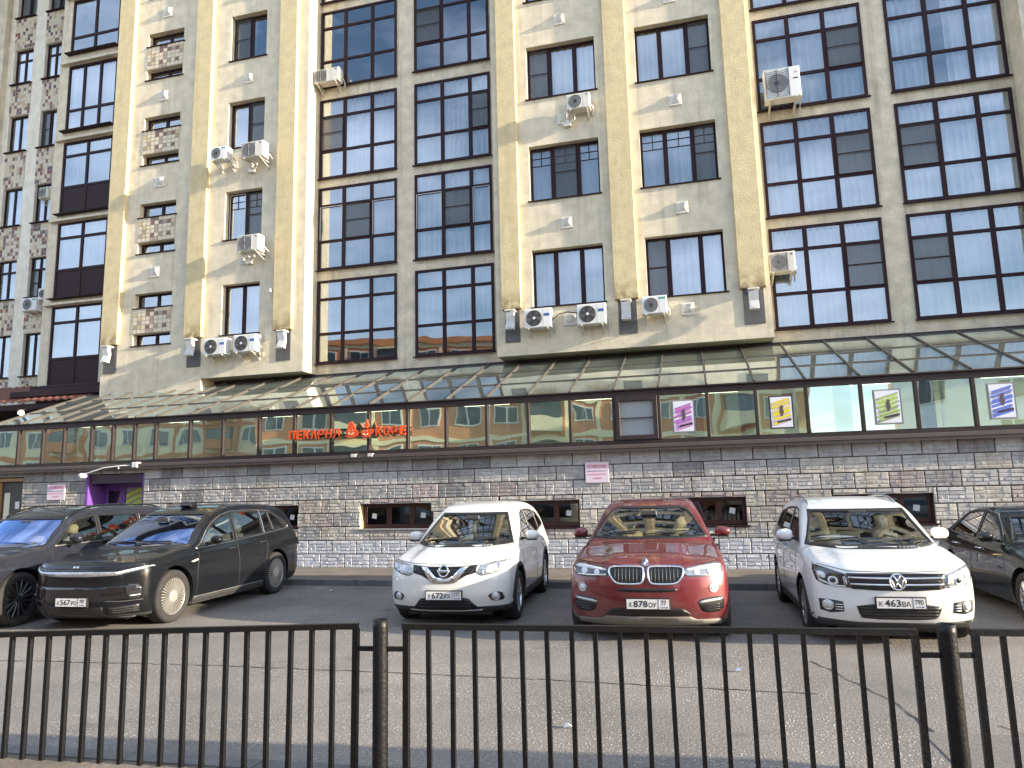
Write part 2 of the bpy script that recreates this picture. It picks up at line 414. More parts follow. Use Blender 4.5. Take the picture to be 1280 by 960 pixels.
obj('asphalt_patch', MB().quad((1.56, 4.7, 0.005), (2.5, 4.7, 0.005), (2.2, 6.35, 0.005), (1.5, 6.3, 0.005)), mat('asphalt_patch', (0.15, 0.14, 0.13), 0.9, noise=0.2, nscale=20, bump=0.3, bscale=80), kind='structure')
lit = MB(); rr = random.Random(5)      # scraps of litter
tag_l = [(-1.15, 5.9), (0.25, 7.9), (-7.1, 12.9)]
for lx, ly in tag_l:
    q = MB(); q.add([(lx - .03, ly - .02, .012), (lx + .035, ly - .03, .03), (lx + .04, ly + .03, .010), (lx - .02, ly + .035, .035), (lx, ly, .045)], [(0, 1, 4), (1, 2, 4), (2, 3, 4), (3, 0, 4), (0, 3, 2, 1)])
    lo = obj('paper_scrap', q, M_white); lo['category'] = 'litter'
    lo['label'] = {(-1.15): 'crumpled white paper scrap lying on the sunlit asphalt near the fence', 0.25: 'small white scrap on the asphalt in front of the red car', -7.1: 'small white scrap on the shaded asphalt beside the kerb, left of the white car'}[lx]

# ------------------------------------------------------------------ apartment building
BL = Vector((-8.0, 20.0, 0.0))
bld = thing('apartment_building', 'tall beige and ochre apartment block with brown framed glazed bays above the glass veranda', 'building', BL)
def bobj(name, mb, m, parent=None, smooth=False, **props):
    o = obj(name, mb, m, parent or bld, smooth, **props)
    if parent is None or parent is bld: o.location = -BL
    return o

def wall_holes(mb, x0, x1, z0, z1, Y, holes, depth, soffit=True):
    """wall front face with rectangular openings (x0,x1,z0,z1) and reveals of the given depth"""
    xs = sorted({x0, x1} | {h[0] for h in holes} | {h[1] for h in holes}); zs = sorted({z0, z1} | {h[2] for h in holes} | {h[3] for h in holes})
    xs = [v for v in xs if x0 <= v <= x1]; zs = [v for v in zs if z0 <= v <= z1]
    for i in range(len(xs) - 1):
        for j in range(len(zs) - 1):
            cx, cz = (xs[i] + xs[i + 1]) / 2, (zs[j] + zs[j + 1]) / 2
            if any(h[0] < cx < h[1] and h[2] < cz < h[3] for h in holes): continue
            mb.quad((xs[i], Y, zs[j]), (xs[i + 1], Y, zs[j]), (xs[i + 1], Y, zs[j + 1]), (xs[i], Y, zs[j + 1]))
    for a, b, c, d in holes:
        mb.quad((a, Y, c), (a, Y + depth, c), (a, Y + depth, d), (a, Y, d)); mb.quad((b, Y, c), (b, Y, d), (b, Y + depth, d), (b, Y + depth, c))
        mb.quad((a, Y, c), (b, Y, c), (b, Y + depth, c), (a, Y + depth, c)); mb.quad((a, Y, d), (a, Y + depth, d), (b, Y + depth, d), (b, Y, d))

def curtain_mesh(x0, x1, z0, z1, Y, seed, amp=0.06):
    rnd = random.Random(seed); mb = MB(); vs = []; n = max(4, int((x1 - x0) / 0.028)); ph = rnd.uniform(0, 6); f = rnd.uniform(26, 44)
    for i in range(n + 1):
        x = x0 + (x1 - x0) * i / n; y = Y + amp * math.sin(f * x + ph + 1.5 * math.sin(x * 5 + ph)) * rnd.uniform(0.5, 1.2)
        vs += [(x, y, z0), (x + rnd.uniform(-.012, .012), y * 0.75 + Y * 0.25, z1)]
    return mb.add(vs, [(2 * i, 2 * i + 2, 2 * i + 3, 2 * i + 1) for i in range(n)])

def window(xs, zs, Y, seed=0, screens=(), muntins=(), curtain='full', fw=0.078, mw=0.115, tw=0.09, m=None, solid_rows=(), sill=True, cm=None, parent=None, tape=(), skip=(), tilt=(), glass=None, sillm=None):
    """xs, zs: lines of outer frame, mullions and transoms. Frame mesh with pane, screen, curtain children"""
    m = m or M_brown; mb = MB(); d = 0.075; nx, nz = len(xs) - 1, len(zs) - 1
    X0, X1, Z0, Z1 = xs[0], xs[-1], zs[0], zs[-1]
    mb.cbox(X0, X0 + fw, Y, Y + d, Z0, Z1, .006); mb.cbox(X1 - fw, X1, Y, Y + d, Z0, Z1, .006)
    mb.cbox(X0 + fw, X1 - fw, Y + .003, Y + d, Z0, Z0 + fw, .006); mb.cbox(X0 + fw, X1 - fw, Y + .003, Y + d, Z1 - fw, Z1, .006)
    for x in xs[1:-1]: mb.cbox(x - mw / 2, x + mw / 2, Y + .002, Y + d, Z0 + fw, Z1 - fw, .008)
    cells = {}
    for i in range(nx):
        a = xs[i] + (fw if i == 0 else mw / 2); b = xs[i + 1] - (fw if i == nx - 1 else mw / 2)
        for j in range(nz):
            c = zs[j] + (fw if j == 0 else tw / 2); e = zs[j + 1] - (fw if j == nz - 1 else tw / 2); cells[i, j] = (a, b, c, e)
            if j: mb.cbox(a, b, Y + .006, Y + d, zs[j] - tw / 2, zs[j] + tw / 2, .008)
        for j in muntins if muntins and isinstance(muntins[0], int) else ():
            a_, b_, c_, e_ = cells[i, j]
            h1 = e_ - 0.25; h2 = e_ - 0.48
            for h in (h1, h2): mb.box(a_, b_, Y + .022, Y + .045, h - .012, h + .012)
            mb.box((a_ + b_) / 2 - .012, (a_ + b_) / 2 + .012, Y + .020, Y + .047, h2, e_)
    w = bobj('window', mb, m, parent)
    for (i, j), (a, b, c, e) in cells.items():
        if j in solid_rows:
            pm = MB(); pm.cbox(a, b, Y + .02, Y + .05, c, e, .01)
            if b - a > 0.6: pass
            obj('infill_panel', pm, m, w); continue
        obj('pane', MB().quad((a, Y + .035, c), (b, Y + .035, c), (b, Y + .035, e), (a, Y + .035, e)), glass or M_glass, w)
        if (i, j) in screens:
            obj('insect_screen', MB().quad((a - .02, Y - .012, c - .02), (b + .02, Y - .012, c - .02), (b + .02, Y - .012, e + .02), (a - .02, Y - .012, e + .02)), M_screen, w)
            sb = MB(); h = (c + e) / 2 + 0.02
            sb.box(a, b, Y - .022, Y - .002, h - .012, h + .012)
            for q0, q1, q2, q3 in ((a - .025, a, c - .02, e + .02), (b, b + .025, c - .02, e + .02), (a, b, c - .02, c), (a, b, e, e + .02)): sb.box(q0, q1, Y - .024, Y - .001, q2, q3)
            obj('screen_frame', sb, m, w)
        if (i, j) in tape:
            tb = MB()
            for q0, q1, q2, q3 in ((a - .01, a + .008, c, e), (b - .008, b + .01, c, e), (a, b, e - .008, e + .01)): tb.box(q0, q1, Y - .006, Y + .004, q2, q3)
            obj('mounting_tape', tb, M_tape, w)
    rnd = random.Random(seed)
    cz0 = cells[0, max(list(solid_rows) + [-1]) + 1][2] - 0.03
    if curtain == 'full':
        obj('curtain', curtain_mesh(X0 + .03, X1 - .03, cz0, Z1 - .03, Y + .17, seed), cm or M_curtain, w)
    elif curtain == 'upper':
        obj('curtain', curtain_mesh(X0 + .03, X1 - .03, zs[1] + .02, Z1 - .03, Y + .17, seed), cm or M_curtain, w)
    elif curtain == 'gap':
        g = X0 + (X1 - X0) * rnd.uniform(0.35, 0.6); gw = rnd.uniform(0.12, 0.3)
        obj('curtain', curtain_mesh(X0 + .03, g - gw, cz0, Z1 - .03, Y + .17, seed), cm or M_curtain, w)
        obj('curtain', curtain_mesh(g + gw, X1 - .03, cz0, Z1 - .03, Y + .17, seed + 1), cm or M_curtain, w)
    elif curtain == 'left':
        obj('curtain', curtain_mesh(X0 + .03, X0 + (X1 - X0) * .55, cz0, Z1 - .03, Y + .17, seed), cm or M_curtain, w)
    elif curtain == 'blind':
        obj('roller_blind', MB().quad((X0 + .04, Y + .12, Z0 + (Z1 - Z0) * .35), (X1 - .04, Y + .12, Z0 + (Z1 - Z0) * .35), (X1 - .04, Y + .12, Z1 - .03), (X0 + .04, Y + .12, Z1 - .03)), cm or M_curtain2, w)
    if sill:
        s = MB(); s.cbox(X0 - .05, X1 + .05, Y - .24 if sill == 'bay' else Y - .07, Y - .002, Z0 - .035, Z0 - .002, .006)
        obj('sill', s, sillm or M_brown, w)
    return w

ST = 3.13                 # storey height
TOP = 26.0
FL = range(0, 6)
# bay fronts (Y = 19) ---------------------------------------------------------
A_h = [(-4.28, -2.25, 6.92 + ST * k, 8.58 + ST * k) for k in FL]
B_h = [(-1.10, 0.95, 6.90 + ST * k, 8.60 + ST * k) for k in FL]
wb = MB()
RB0, RB1, LB0, LB1, LBs = -5.36, 2.03, -19.0, -11.50, -15.12
wall_holes(wb, RB0, RB1, 5.58, TOP, 19.0, A_h + B_h, 0.24)
wb.quad((RB1, 19, 5.58), (RB1, 19.76, 5.58), (RB1, 19.76, TOP), (RB1, 19, TOP)); wb.quad((RB0, 19.76, 5.58), (RB0, 19, 5.58), (RB0, 19, TOP), (RB0, 19.76, TOP))
wb.quad((RB0, 19, 5.58), (RB0, 19.9, 5.58), (RB1, 19.9, 5.58), (RB1, 19, 5.58)); wb.quad((RB0, 19, TOP), (RB1, 19, TOP), (RB1, 21, TOP), (RB0, 21, TOP))
bobj('bay_wall', wb, M_stucco)
G_h = [(-14.45, -13.08, 6.92 + ST * k, 8.56 + ST * k) for k in FL]
S_h = [(-17.80, -16.34, 8.08 + ST * k, 8.57 + ST * k) for k in FL] + [(-17.80, -16.34, 6.82 + ST * k, 7.21 + ST * k) for k in FL]
wb = MB()
wall_holes(wb, LB0, LB1, 5.58, TOP, 19.0, G_h + S_h, 0.24)
wb.quad((LB0, 19, 3.6), (LBs, 19, 3.6), (LBs, 19, 5.58), (LB0, 19, 5.58))
wb.quad((LBs, 19, 3.6), (LBs, 19.9, 3.6), (LBs, 19.9, 5.58), (LBs, 19, 5.58)); wb.quad((LB0, 20.2, 3.6), (LB0, 19, 3.6), (LB0, 19, TOP), (LB0, 20.2, TOP))
wb.quad((LBs, 19, 5.58), (LBs, 19.9, 5.58), (LB1, 19.9, 5.58), (LB1, 19, 5.58))
wb.quad((LB1, 19, 5.58), (LB1, 19.76, 5.58), (LB1, 19.76, TOP), (LB1, 19, TOP)); wb.quad((LB0, 19, TOP), (LB1, 19, TOP), (LB1, 21, TOP), (LB0, 21, TOP))
bobj('bay_wall', wb, M_stucco)
wb = MB()   # third bay, at the right edge of the photograph
wall_holes(wb, 8.38, 16.0, 5.58, TOP, 19.0, [(9.4, 11.4, 6.92 + ST * k, 8.58 + ST * k) for k in FL], 0.24)
wb.quad((8.38, 19.76, 5.58), (8.38, 19, 5.58), (8.38, 19, TOP), (8.38, 19.76, TOP)); wb.quad((8.38, 19, 5.58), (8.38, 19.9, 5.58), (16, 19.9, 5.58), (16, 19, 5.58)); wb.quad((8.38, 19, TOP), (16, 19, TOP), (16, 21, TOP), (8.38, 21, TOP))
wb.quad((16, 19, 0), (16, 22.7, 0), (16, 22.7, TOP), (16, 19, TOP)); bobj('bay_wall', wb, M_stucco)
# recessed glazed fronts (Y = 19.75) -------------------------------------------
wb = MB()
fz = lambda k: (5.90 + 3.10 * k if k < 2 else 12.09 + 3.10 * (k - 2), 8.70 + 3.07 * k if k < 2 else 14.86 + 3.10 * (k - 2))
RZ = [(5.90, 8.70), (9.00, 11.78), (12.10, 14.88), (15.19, 17.98), (18.28, 21.08), (21.38, 24.18)]
EZ = [(5.90, 8.59), (8.93, 11.70), (12.00, 14.77), (15.18, 17.96), (18.28, 21.08), (21.38, 24.18)]
holes = [(2.16, 4.96, a, b) for a, b in RZ] + [(5.55, 8.29, a, b) for a, b in RZ]
wall_holes(wb, RB1, 8.38, 4.5, TOP, 19.75, holes, 0.03)
bobj('recess_wall', wb, M_recess)
wb = MB()
holes = [(-11.47, -8.74, a, b) for a, b in EZ] + [(-8.13, -5.62, a, b) for a, b in EZ]
wall_holes(wb, LB1, RB0, 4.5, TOP, 19.75, holes, 0.03)
bobj('recess_wall', wb, M_recess)

# pilasters, dark end panels and their floodlights ------------------------------
for i, (a, b) in enumerate(((-18.96, -18.30), (-15.73, -15.08), (-12.50, -11.86), (-5.17, -4.60), (-1.98, -1.34), (1.26, 1.92), (8.75, 9.3))):
    p = MB(); p.cbox(a, b, 18.86, 19.0, 6.90, TOP, .012); bobj('pilaster', p, M_yellow)
    p = MB(); p.cbox(a + .07, b - .07, 18.975, 19.0, 5.96, 6.895, .004); bobj('end_panel', p, M_grey)
def pilaster_dirt():
    N, L = M_yellow.node_tree.nodes, M_yellow.node_tree.links; p = N['Principled BSDF']; src = p.inputs['Base Color'].links[0].from_socket
    g = N.new('ShaderNodeNewGeometry'); sp = N.new('ShaderNodeSeparateXYZ'); L.new(g.outputs['Position'], sp.inputs['Vector'])
    mr = N.new('ShaderNodeMapRange'); mr.inputs['From Min'].default_value = 7.5; mr.inputs['From Max'].default_value = 6.9; L.new(sp.outputs['Z'], mr.inputs['Value'])
    t = N.new('ShaderNodeTexNoise'); t.inputs['Scale'].default_value = 5; t.inputs['Detail'].default_value = 8; L.new(g.outputs['Position'], t.inputs['Vector'])
    r = N.new('ShaderNodeMapRange'); r.inputs['From Min'].default_value = .35; r.inputs['From Max'].default_value = .62; L.new(t.outputs['Fac'], r.inputs['Value'])
    m = N.new('ShaderNodeMath'); m.operation = 'MULTIPLY'; L.new(mr.outputs['Result'], m.inputs[0]); L.new(r.outputs['Result'], m.inputs[1])
    m2 = N.new('ShaderNodeMath'); m2.operation = 'MULTIPLY'; m2.inputs[1].default_value = .8; L.new(m.outputs['Value'], m2.inputs[0])
    mx = N.new('ShaderNodeMixRGB'); mx.inputs['Color2'].default_value = (.13, .085, .035, 1); L.new(m2.outputs['Value'], mx.inputs['Fac']); L.new(src, mx.inputs['Color1']); L.new(mx.outputs['Color'], p.inputs['Base Color'])
pilaster_dirt()
# vent caps ----------------------------------------------------------------------
def vent_cap(x, z, s=0.34, cover=True):
    v = MB(); v.cbox(x - s / 2, x + s / 2, 18.965, 19.0, z - s / 2, z + s / 2, .01)
    c = s * 0.34; v.add([(x - c, 18.965, z - c), (x + c, 18.965, z - c), (x + c, 18.965, z + c), (x - c, 18.965, z + c), (x - c * .2, 18.88, z + c), (x + c * .9, 18.87, z + c * .9), (x + c * .5, 18.90, z - c * .1)],
                          [(0, 1, 6), (1, 5, 6), (1, 2, 5), (2, 3, 4, 5), (3, 0, 4), (0, 6, 4), (4, 6, 5)])
    return bobj('vent_cap', v, M_white_old)
for k in FL:
    vent_cap(-17.04, 9.26 + ST * k - (ST if False else 0), .36)
    if k > 0: vent_cap(-13.70, 9.30 + ST * (k - 0), .33) if k >= 2 else None
    vent_cap(-3.24, 9.28 + ST * k, .33); vent_cap(-0.07, 9.32 + ST * k, .33)
vent_cap(-13.70, 9.27, .24); vent_cap(-13.5, 12.38, .26)
vent_cap(-3.26, 6.48, .34); vent_cap(-0.08, 6.50, .34)

# windows --------------------------------------------------------------------------
for k in FL:
    x0, x1, z0, z1 = A_h[k]
    sc = {0: (), 1: ((1, 0),), 2: ((0, 0),)}.get(k, ((2, 0),)); mu = (0,) if k == 1 else ()
    window([x0, -3.62, -2.87, x1], [z0, z1], 19.19, 100 + k, sc, mu, sill='bay', mw=0.13, fw=.06)
    x0, x1, z0, z1 = B_h[k]
    xs = [x0, -0.50, 0.36, x1] if k == 0 else [x0, -0.42, 0.32, x1]
    window(xs, [z0, z1], 19.19, 200 + k, ((0, 0),) if k == 0 else ((2, 0),), mu, sill='bay', mw=0.13, fw=.06)
    x0, x1, z0, z1 = G_h[k]
    window([x0, (x0 + x1) / 2, x1], [z0, z1], 19.19, 300 + k, ((1, 0),) if k in (1, 2) else (() if k == 0 else ((0, 0),)), (0,) if k == 1 else (), sill='bay', mw=0.12, fw=.06, curtain='left' if k in (2, 3) else 'full', cm=M_curtain2, tape=((0, 0),) if k == 1 else ())
    for h in (S_h[k], S_h[k + 6]):
        window([h[0], -17.02, h[1]], [h[2], h[3]], 19.19, 400 + k, (), (), curtain='none', sill='bay', mw=0.11, fw=.055)
C_scr = {0: ((2, 1),), 1: ((2, 1),), 2: ((2, 1),), 3: ((0, 1),)}
D_scr = {0: ((0, 1),), 1: ((0, 1),), 2: (), 3: ((1, 1),)}
E_scr = {0: (), 1: ((1, 1),), 2: ((0, 1),), 3: ()}
F_scr = {0: (), 1: ((1, 1),), 2: ((2, 1),), 3: ((0, 1),)}
for k in FL:
    a, b = RZ[k]; zz = [a, a + .96, b - .64, b]
    window([2.16, 3.07, 4.00, 4.96], zz, 19.70, 500 + k, C_scr.get(k, ()), curtain='full', sillm=M_brown)
    window([5.55, 6.52, 7.48, 8.29], zz, 19.70, 600 + k, D_scr.get(k, ()), curtain='full' if k != 2 else 'gap')
    a, b = EZ[k]; zz = [a, a + .95, b - .62, b]
    window([-11.47, -10.57, -9.60, -8.74], zz, 19.70, 700 + k, E_scr.get(k, ()), curtain='none' if k == 3 else ('upper' if k == 0 else 'full'), cm=M_curtain2 if k < 2 else M_curtain, tape=((0, 1), (2, 1)) if k == 1 else ())
    window([-8.13, -7.19, -6.27, -5.62], zz, 19.70, 800 + k, F_scr.get(k, ()), curtain='none' if k == 3 else ('upper' if k == 0 else 'full'), cm=M_curtain2 if k == 0 else M_curtain, tape=((0, 1), (2, 1)) if k == 1 else ())

# mosaic between the narrow slots and under the wing windows -------------------------
def mosaic_mats():
    cols = dict(mosaic_cream=(0.62, 0.54, 0.38), mosaic_sand=(0.52, 0.38, 0.20), mosaic_brown=(0.17, 0.085, 0.055), mosaic_dark=(0.07, 0.035, 0.04), mosaic_tan=(0.34, 0.26, 0.19), mosaic_red=(0.20, 0.03, 0.03))
    return {n: mat(n, c, 0.35, noise=0.15, nscale=9) for n, c in cols.items()}
MM = mosaic_mats()
def mosaic(x0, x1, z0, z1, Y, seed, names, nx, nz):
    rnd = random.Random(seed); mb = MB(); g = 0.008; px = (x1 - x0) / nx; pz = (z1 - z0) / nz
    mb.m = len(names); mb.quad((x0, Y + .012, z0), (x1, Y + .012, z0), (x1, Y + .012, z1), (x0, Y + .012, z1))
    for i in range(nx):
        for j in range(nz):
            mb.m = rnd.choices(range(len(names)), weights=[n[1] for n in names])[0]
            a, b, c, d = x0 + i * px + g, x0 + (i + 1) * px - g, z0 + j * pz + g, z0 + (j + 1) * pz - g; y = Y + rnd.uniform(-.002, .002)
            mb.quad((a, y, c), (b, y, c), (b, y, d), (a, y, d))
    bobj('mosaic_tiles', mb, [MM[n[0]] for n in names] + [mat('grout', (0.5, 0.46, 0.38), 0.9)], kind='stuff')
n1 = [('mosaic_cream', 56), ('mosaic_sand', 16), ('mosaic_brown', 14), ('mosaic_dark', 5), ('mosaic_tan', 9)]
n2 = [('mosaic_cream', 56), ('mosaic_sand', 10), ('mosaic_brown', 12), ('mosaic_dark', 6), ('mosaic_red', 8), ('mosaic_tan', 6)]
for k in FL: mosaic(-17.80, -16.34, 7.22 + ST * k, 8.06 + ST * k, 18.985, 11, n1, 9, 6)

# left wing: glazed balconies (Y = 20) and mosaic wall (Y = 22) ---------------------------
BZ = [(5.88, 8.78), (9.06, 11.94), (12.25, 15.10), (15.50, 18.20), (18.65, 20.95), (21.3, 24.1)]
wb = MB(); wall_holes(wb, -22.75, -19.0, 3.6, TOP, 20.0, [(-22.33, -20.1, a, b) for a, b in BZ], 0.12)
wb.quad((-22.75, 22, 3.6), (-22.75, 20, 3.6), (-22.75, 20, TOP), (-22.75, 22, TOP)); bobj('balcony_wall', wb, M_stucco)
cfg = {0: ([0, .98, 2.30, 2.90], (0,)), 1: ([0, 1.08, 2.30, 2.88], (0,)), 2: ([0, 1.08, 2.30, 2.85], (0,)), 3: ([0, .88, 2.70], ()), 4: ([0, .72, 2.30], ()), 5: ([0, .9, 2.8], ())}
for k, (a, b) in enumerate(BZ):
    rows, sol = cfg[k]; xs = [-22.33, -21.22, -20.1] if k != 3 else [-22.33, -21.6, -20.85, -20.1]
    window(xs, [a + r for r in rows], 20.02, 900 + k, (), curtain='none' if k == 4 else 'full', solid_rows=sol, sill='bay', mw=.11, tw=.1, cm=M_curtain2 if k in (0, 2) else M_curtain)
    s = MB(); s.cbox(-22.6, -19.9, 19.84, 19.998, b + .02, b + .11, .01); bobj('balcony_ledge', s, M_stucco)
s = MB(); s.cbox(-23.0, -18.5, 19.2, 20.0, 5.40, 5.62, .02); s.cbox(-22.6, -19.2, 19.6, 20.0, 5.62, 5.84, .02); bobj('balcony_plinth', s, M_brown)
TZ = [(6.76, 8.50), (9.98, 11.66), (13.12, 14.80), (16.40, 18.05), (19.48, 21.12), (22.6, 24.3)]
TX = [(-27.55, -26.52), (-25.88, -24.95)]
wb = MB(); wall_holes(wb, -28.5, -22.75, 0, TOP, 22.0, [(a, b, c, d) for a, b in TX for c, d in TZ], 0.16); bobj('wing_wall', wb, mat('stucco_wing', (0.78, 0.72, 0.60), 0.92, noise=0.14, nscale=3, grain=.12, bump=0.5, bscale=40, stain=0.4, stain_col=(0.4, 0.34, 0.26), streak=3.0))  # paler copy of the stucco, colour lifted to offset the shade here
for i, (a, b) in enumerate(TX):
    for k, (c, d) in enumerate(TZ):
        zz = [c, d - .5, d] if k in (1, 4) else [c, d]
        window([a, (a + b) / 2, b], zz, 22.12, 1000 + 10 * k + i, ((0, 0),) if k in (3, 1) and i else (), cm=M_curtain2, sill='bay', mw=.1, fw=.055)
    zs = [5.6] + [t for cd in TZ for t in cd]
    for k in range(0, len(zs) - 1, 2): mosaic(a - .04, b + .04, zs[k] + .02, zs[k + 1] - .06, 21.985, 30 + k + i, n2, 8, 9)
wb = MB(); wb.box(-36, -27.86, 21.75, 22.5, 0, TOP); bobj('wing_return_wall', wb, M_recess)
# closed volume behind the glass: floors, rooms, roof -------------------------------------
core = MB(); core.box(-36, 16.4, 22.6, 34, 0, TOP + .6); bobj('building_core', core, M_room)
core = MB()
for k in range(0, 8): core.box(-19.0, 16.0, 19.82, 22.6, 5.58 + ST * (k - 0) - .12 if k else 5.40, 5.58 + ST * k + .02)
core.box(-22.7, -19.0, 20.2, 22.6, 5.3, 5.5)
for k in range(1, 7): core.box(-22.7, -19.0, 20.2, 22.6, 5.75 + 3.13 * k, 5.95 + 3.13 * k)
for xw in (-19.0, -15.2, -11.5, -8.45, -5.36, -1.67, 2.03, 5.25, 8.38, 12): core.box(xw - .06, xw + .06, 19.83, 22.6, 5.6, TOP - .02)
bobj('room_walls', core, M_room)
rf = MB(); rf.box(-36, 16.4, 18.8, 34, TOP + .02, TOP + .3); bobj('roof', rf, M_grey)

# porch roof, lamp and address plate at the far left ---------------------------------------
po = thing('porch_roof', 'small red-brown tiled porch roof beside the left end of the glass veranda', 'roof', (-23.0, 20.5, 5.3))
mb = MB(); n = 60; vs = []
prof = [(20.4, 6.02), (19.95, 5.78), (19.93, 5.74), (19.5, 5.52), (19.48, 5.48), (19.05, 5.28), (19.05, 5.22)]
for i in range(n * 2 + 1):
    x = -29.0 + 9.6 * i / (n * 2); dz = .03 * math.sin(i * math.pi / 2 * 1.0)
    for y, z in prof: vs.append((x + 23.0, y - 20.5, z + dz - 5.3))
q = len(prof)
fs = [(i * q + j, (i + 1) * q + j, (i + 1) * q + j + 1, i * q + j + 1) for i in range(n * 2) for j in range(q - 1)]
obj('roof_tiles', mb.add(vs, fs), mat('roof_tile_red', (0.13, 0.05, 0.035), 0.7, noise=0.25, nscale=6), po)
mb = MB(); mb.box(-6, 3.6, -1.35, 1.4, -.32, -.14); obj('soffit', mb, M_brown, po)
mb = MB(); mb.box(-6.0, 3.9, 1.3, 1.48, -5.3, -.32); obj('back_wall', mb, mat('porch_wall_dark', (0.06, 0.05, 0.05), .8), po)
for xx in (1.0, 3.3): obj('post', MB().box(xx, xx + .25, -1.2, -.95, -5.3, -.3), M_brown, po)
la = thing('porch_lamp', 'glowing round white lamp under the red-brown porch roof', 'lamp', (-22.55, 19.3, 4.98))
mb = MB(); mb.lathe([(.0, .0), (-.02, .06), (-.08, .10), (-.14, .085), (-.18, .0)], (0, 0, 0), 14, 'z')
em, N_, L_, p_ = nodes_of('lamp_globe'); p_.inputs['Emission Color'].default_value = (1, .86, .6, 1); p_.inputs['Emission Strength'].default_value = 2.2
obj('globe', mb, em, la, True); obj('holder', MB().lathe([(.06, .0), (.06, .05), (0, .05), (0, 0)], (0, 0, 0), 12, 'z'), M_mgrey, la)
ad = thing('address_plate', 'blue street address plate with white letters at the left edge under the porch', 'sign', (-20.2, 16.9, 3.95))
mb = MB(); mb.cbox(-.62, .02, 0, .03, 0, .25, .004); obj('plate', mb, mat('plate_blue', (0.012, 0.03, 0.16), .4), ad)
mb = MB(); mb.cbox(.06, .38, 0, .03, 0, .25, .004); obj('plate', mb, MATS['plate_blue'], ad)
o = obj('lettering', text_mesh('ская', .34, .09), M_white, ad); o.location = (-.19, -.003, .12)
o = obj('lettering', text_mesh('9а', .18, .13), M_white, ad); o.location = (.22, -.003, .12)
# ------------------------------------------------------------------ stone base wall
VX = [-19.6, -18.92, -18.57, -17.71, -16.98, -16.05, -15.35, -14.65, -13.97, -12.90, -11.90, -10.83, -9.82, -8.79, -7.78, -6.76, -5.78, -4.77, -3.77, -2.79, -1.80, -0.81, 0.22, 1.22, 2.23, 3.28, 4.30, 5.33, 6.36, 7.40, 8.44, 9.48]
VX.remove(-18.92)
WL = Vector((-5.0, 16.0, 0.12))
sw = thing('stone_wall', 'base wall clad in grey rusticated stone blocks behind the parked cars', 'wall', WL)
bw = [(-8.04, -6.20), (-4.51, -2.67), (-0.96, 0.88), (2.60, 4.44), (-11.56, -9.73), (6.15, 7.99)]
open_ = [(a, b, 1.0, 1.61) for a, b in bw] + [(-16.2, -14.33, .12, 2.55), (-19.35, -18.39, .12, 2.55)]
mb = MB(); wall_holes(mb, -20.4, 9.5, 0.0, 2.70, 16.0, open_, 0.28)
mb.box(-20.4, 9.5, 16.6, 16.8, 0, 2.7) if False else None
mb.quad((-20.4, 19.7, 0), (-20.4, 16.0, 0), (-20.4, 16.0, 2.7), (-20.4, 19.7, 2.7))
mb.quad((9.5, 16.0, 0), (9.5, 19.7, 0), (9.5, 19.7, 2.7), (9.5, 16.0, 2.7))
o = obj('backing_wall', mb, mat('mortar_dark', (0.035, 0.03, 0.028), .9, noise=.2), sw); o.location = -WL
obj('cellar_back', MB().box(-20.3 + 5, 9.4 + 5, .95, 1.05, -.1, 2.5), M_room, sw)
pm = dict(grey=mat('stone_grey', (0.38, 0.372, 0.362), .75, noise=.2, nscale=7, bump=.35, bscale=38, rnd=.16, stain=.75, stain_col=(.07, .055, .045), streak=1.0),
          warm=mat('stone_warm', (0.42, 0.395, 0.35), .75, noise=.2, nscale=7, bump=.35, bscale=38, rnd=.16, stain=.7, stain_col=(.15, .09, .05), streak=1.6),
          pink=mat('stone_pink', (0.34, 0.295, 0.28), .75, noise=.2, nscale=7, bump=.35, bscale=38, rnd=.16, stain=.6, stain_col=(.06, .045, .035)),
          dark=mat('stone_dark', (0.26, 0.255, 0.25), .75, noise=.2, nscale=7, bump=.35, bscale=38, rnd=.2, stain=.8, stain_col=(.035, .025, .02)),
          white=mat('stone_whitewash', (0.50, 0.505, 0.53), .7, noise=.12, nscale=8, bump=.35, bscale=38, rnd=.08, stain=.5, stain_col=(.2, .17, .16)))
# relief of one cladding block: strips and squares, in unit coordinates
BLK = [(0, .30, 0, .24), (0, .13, .26, .47), (.15, .30, .26, .47), (0, .30, .50, .73), (0, .30, .76, 1),
       (.32, .70, 0, .22), (.72, 1, 0, .22), (.32, .56, .25, .47), (.58, .76, .25, .47), (.78, 1, .25, .50), (.32, .76, .50, .73), (.32, .76, .76, 1), (.78, 1, .53, 1)]
def block_mesh(w, h, u0, u1, v0, v1, seed):
    """cladding block; u, v ranges allow trimmed blocks beside openings"""
    rnd = random.Random(seed); mb = MB(); W, H = .627, .306; mb.box(0, w, -.020, .03, 0, h)
    for a, b, c, d in BLK:
        a, b, c, d = max(a, u0), min(b, u1), max(c, v0), min(d, v1)
        pr = rnd.uniform(.006, .013); t1, t2 = rnd.uniform(-.004, .004), rnd.uniform(-.003, .006)
        if b - a < .05 or d - c < .08: continue
        x0, x1, z0, z1 = (a - u0) * W + .001, (b - u0) * W - .001, (c - v0) * H + .001, (d - v0) * H - .001
        e = min(.010, (x1 - x0) * .3, (z1 - z0) * .3)
        vs = [(x0, -.018, z0), (x1, -.018, z0), (x1, -.018, z1), (x0, -.018, z1), (x0 + e, -.018 - pr + t1 - t2, z0 + e), (x1 - e, -.018 - pr - t1 - t2, z0 + e), (x1 - e, -.018 - pr - t1 + t2, z1 - e), (x0 + e, -.018 - pr + t1 + t2, z1 - e)]
        mb.add(vs, [(4, 5, 6, 7), (0, 1, 5, 4), (1, 2, 6, 5), (2, 3, 7, 6), (3, 0, 4, 7)])
    return mb
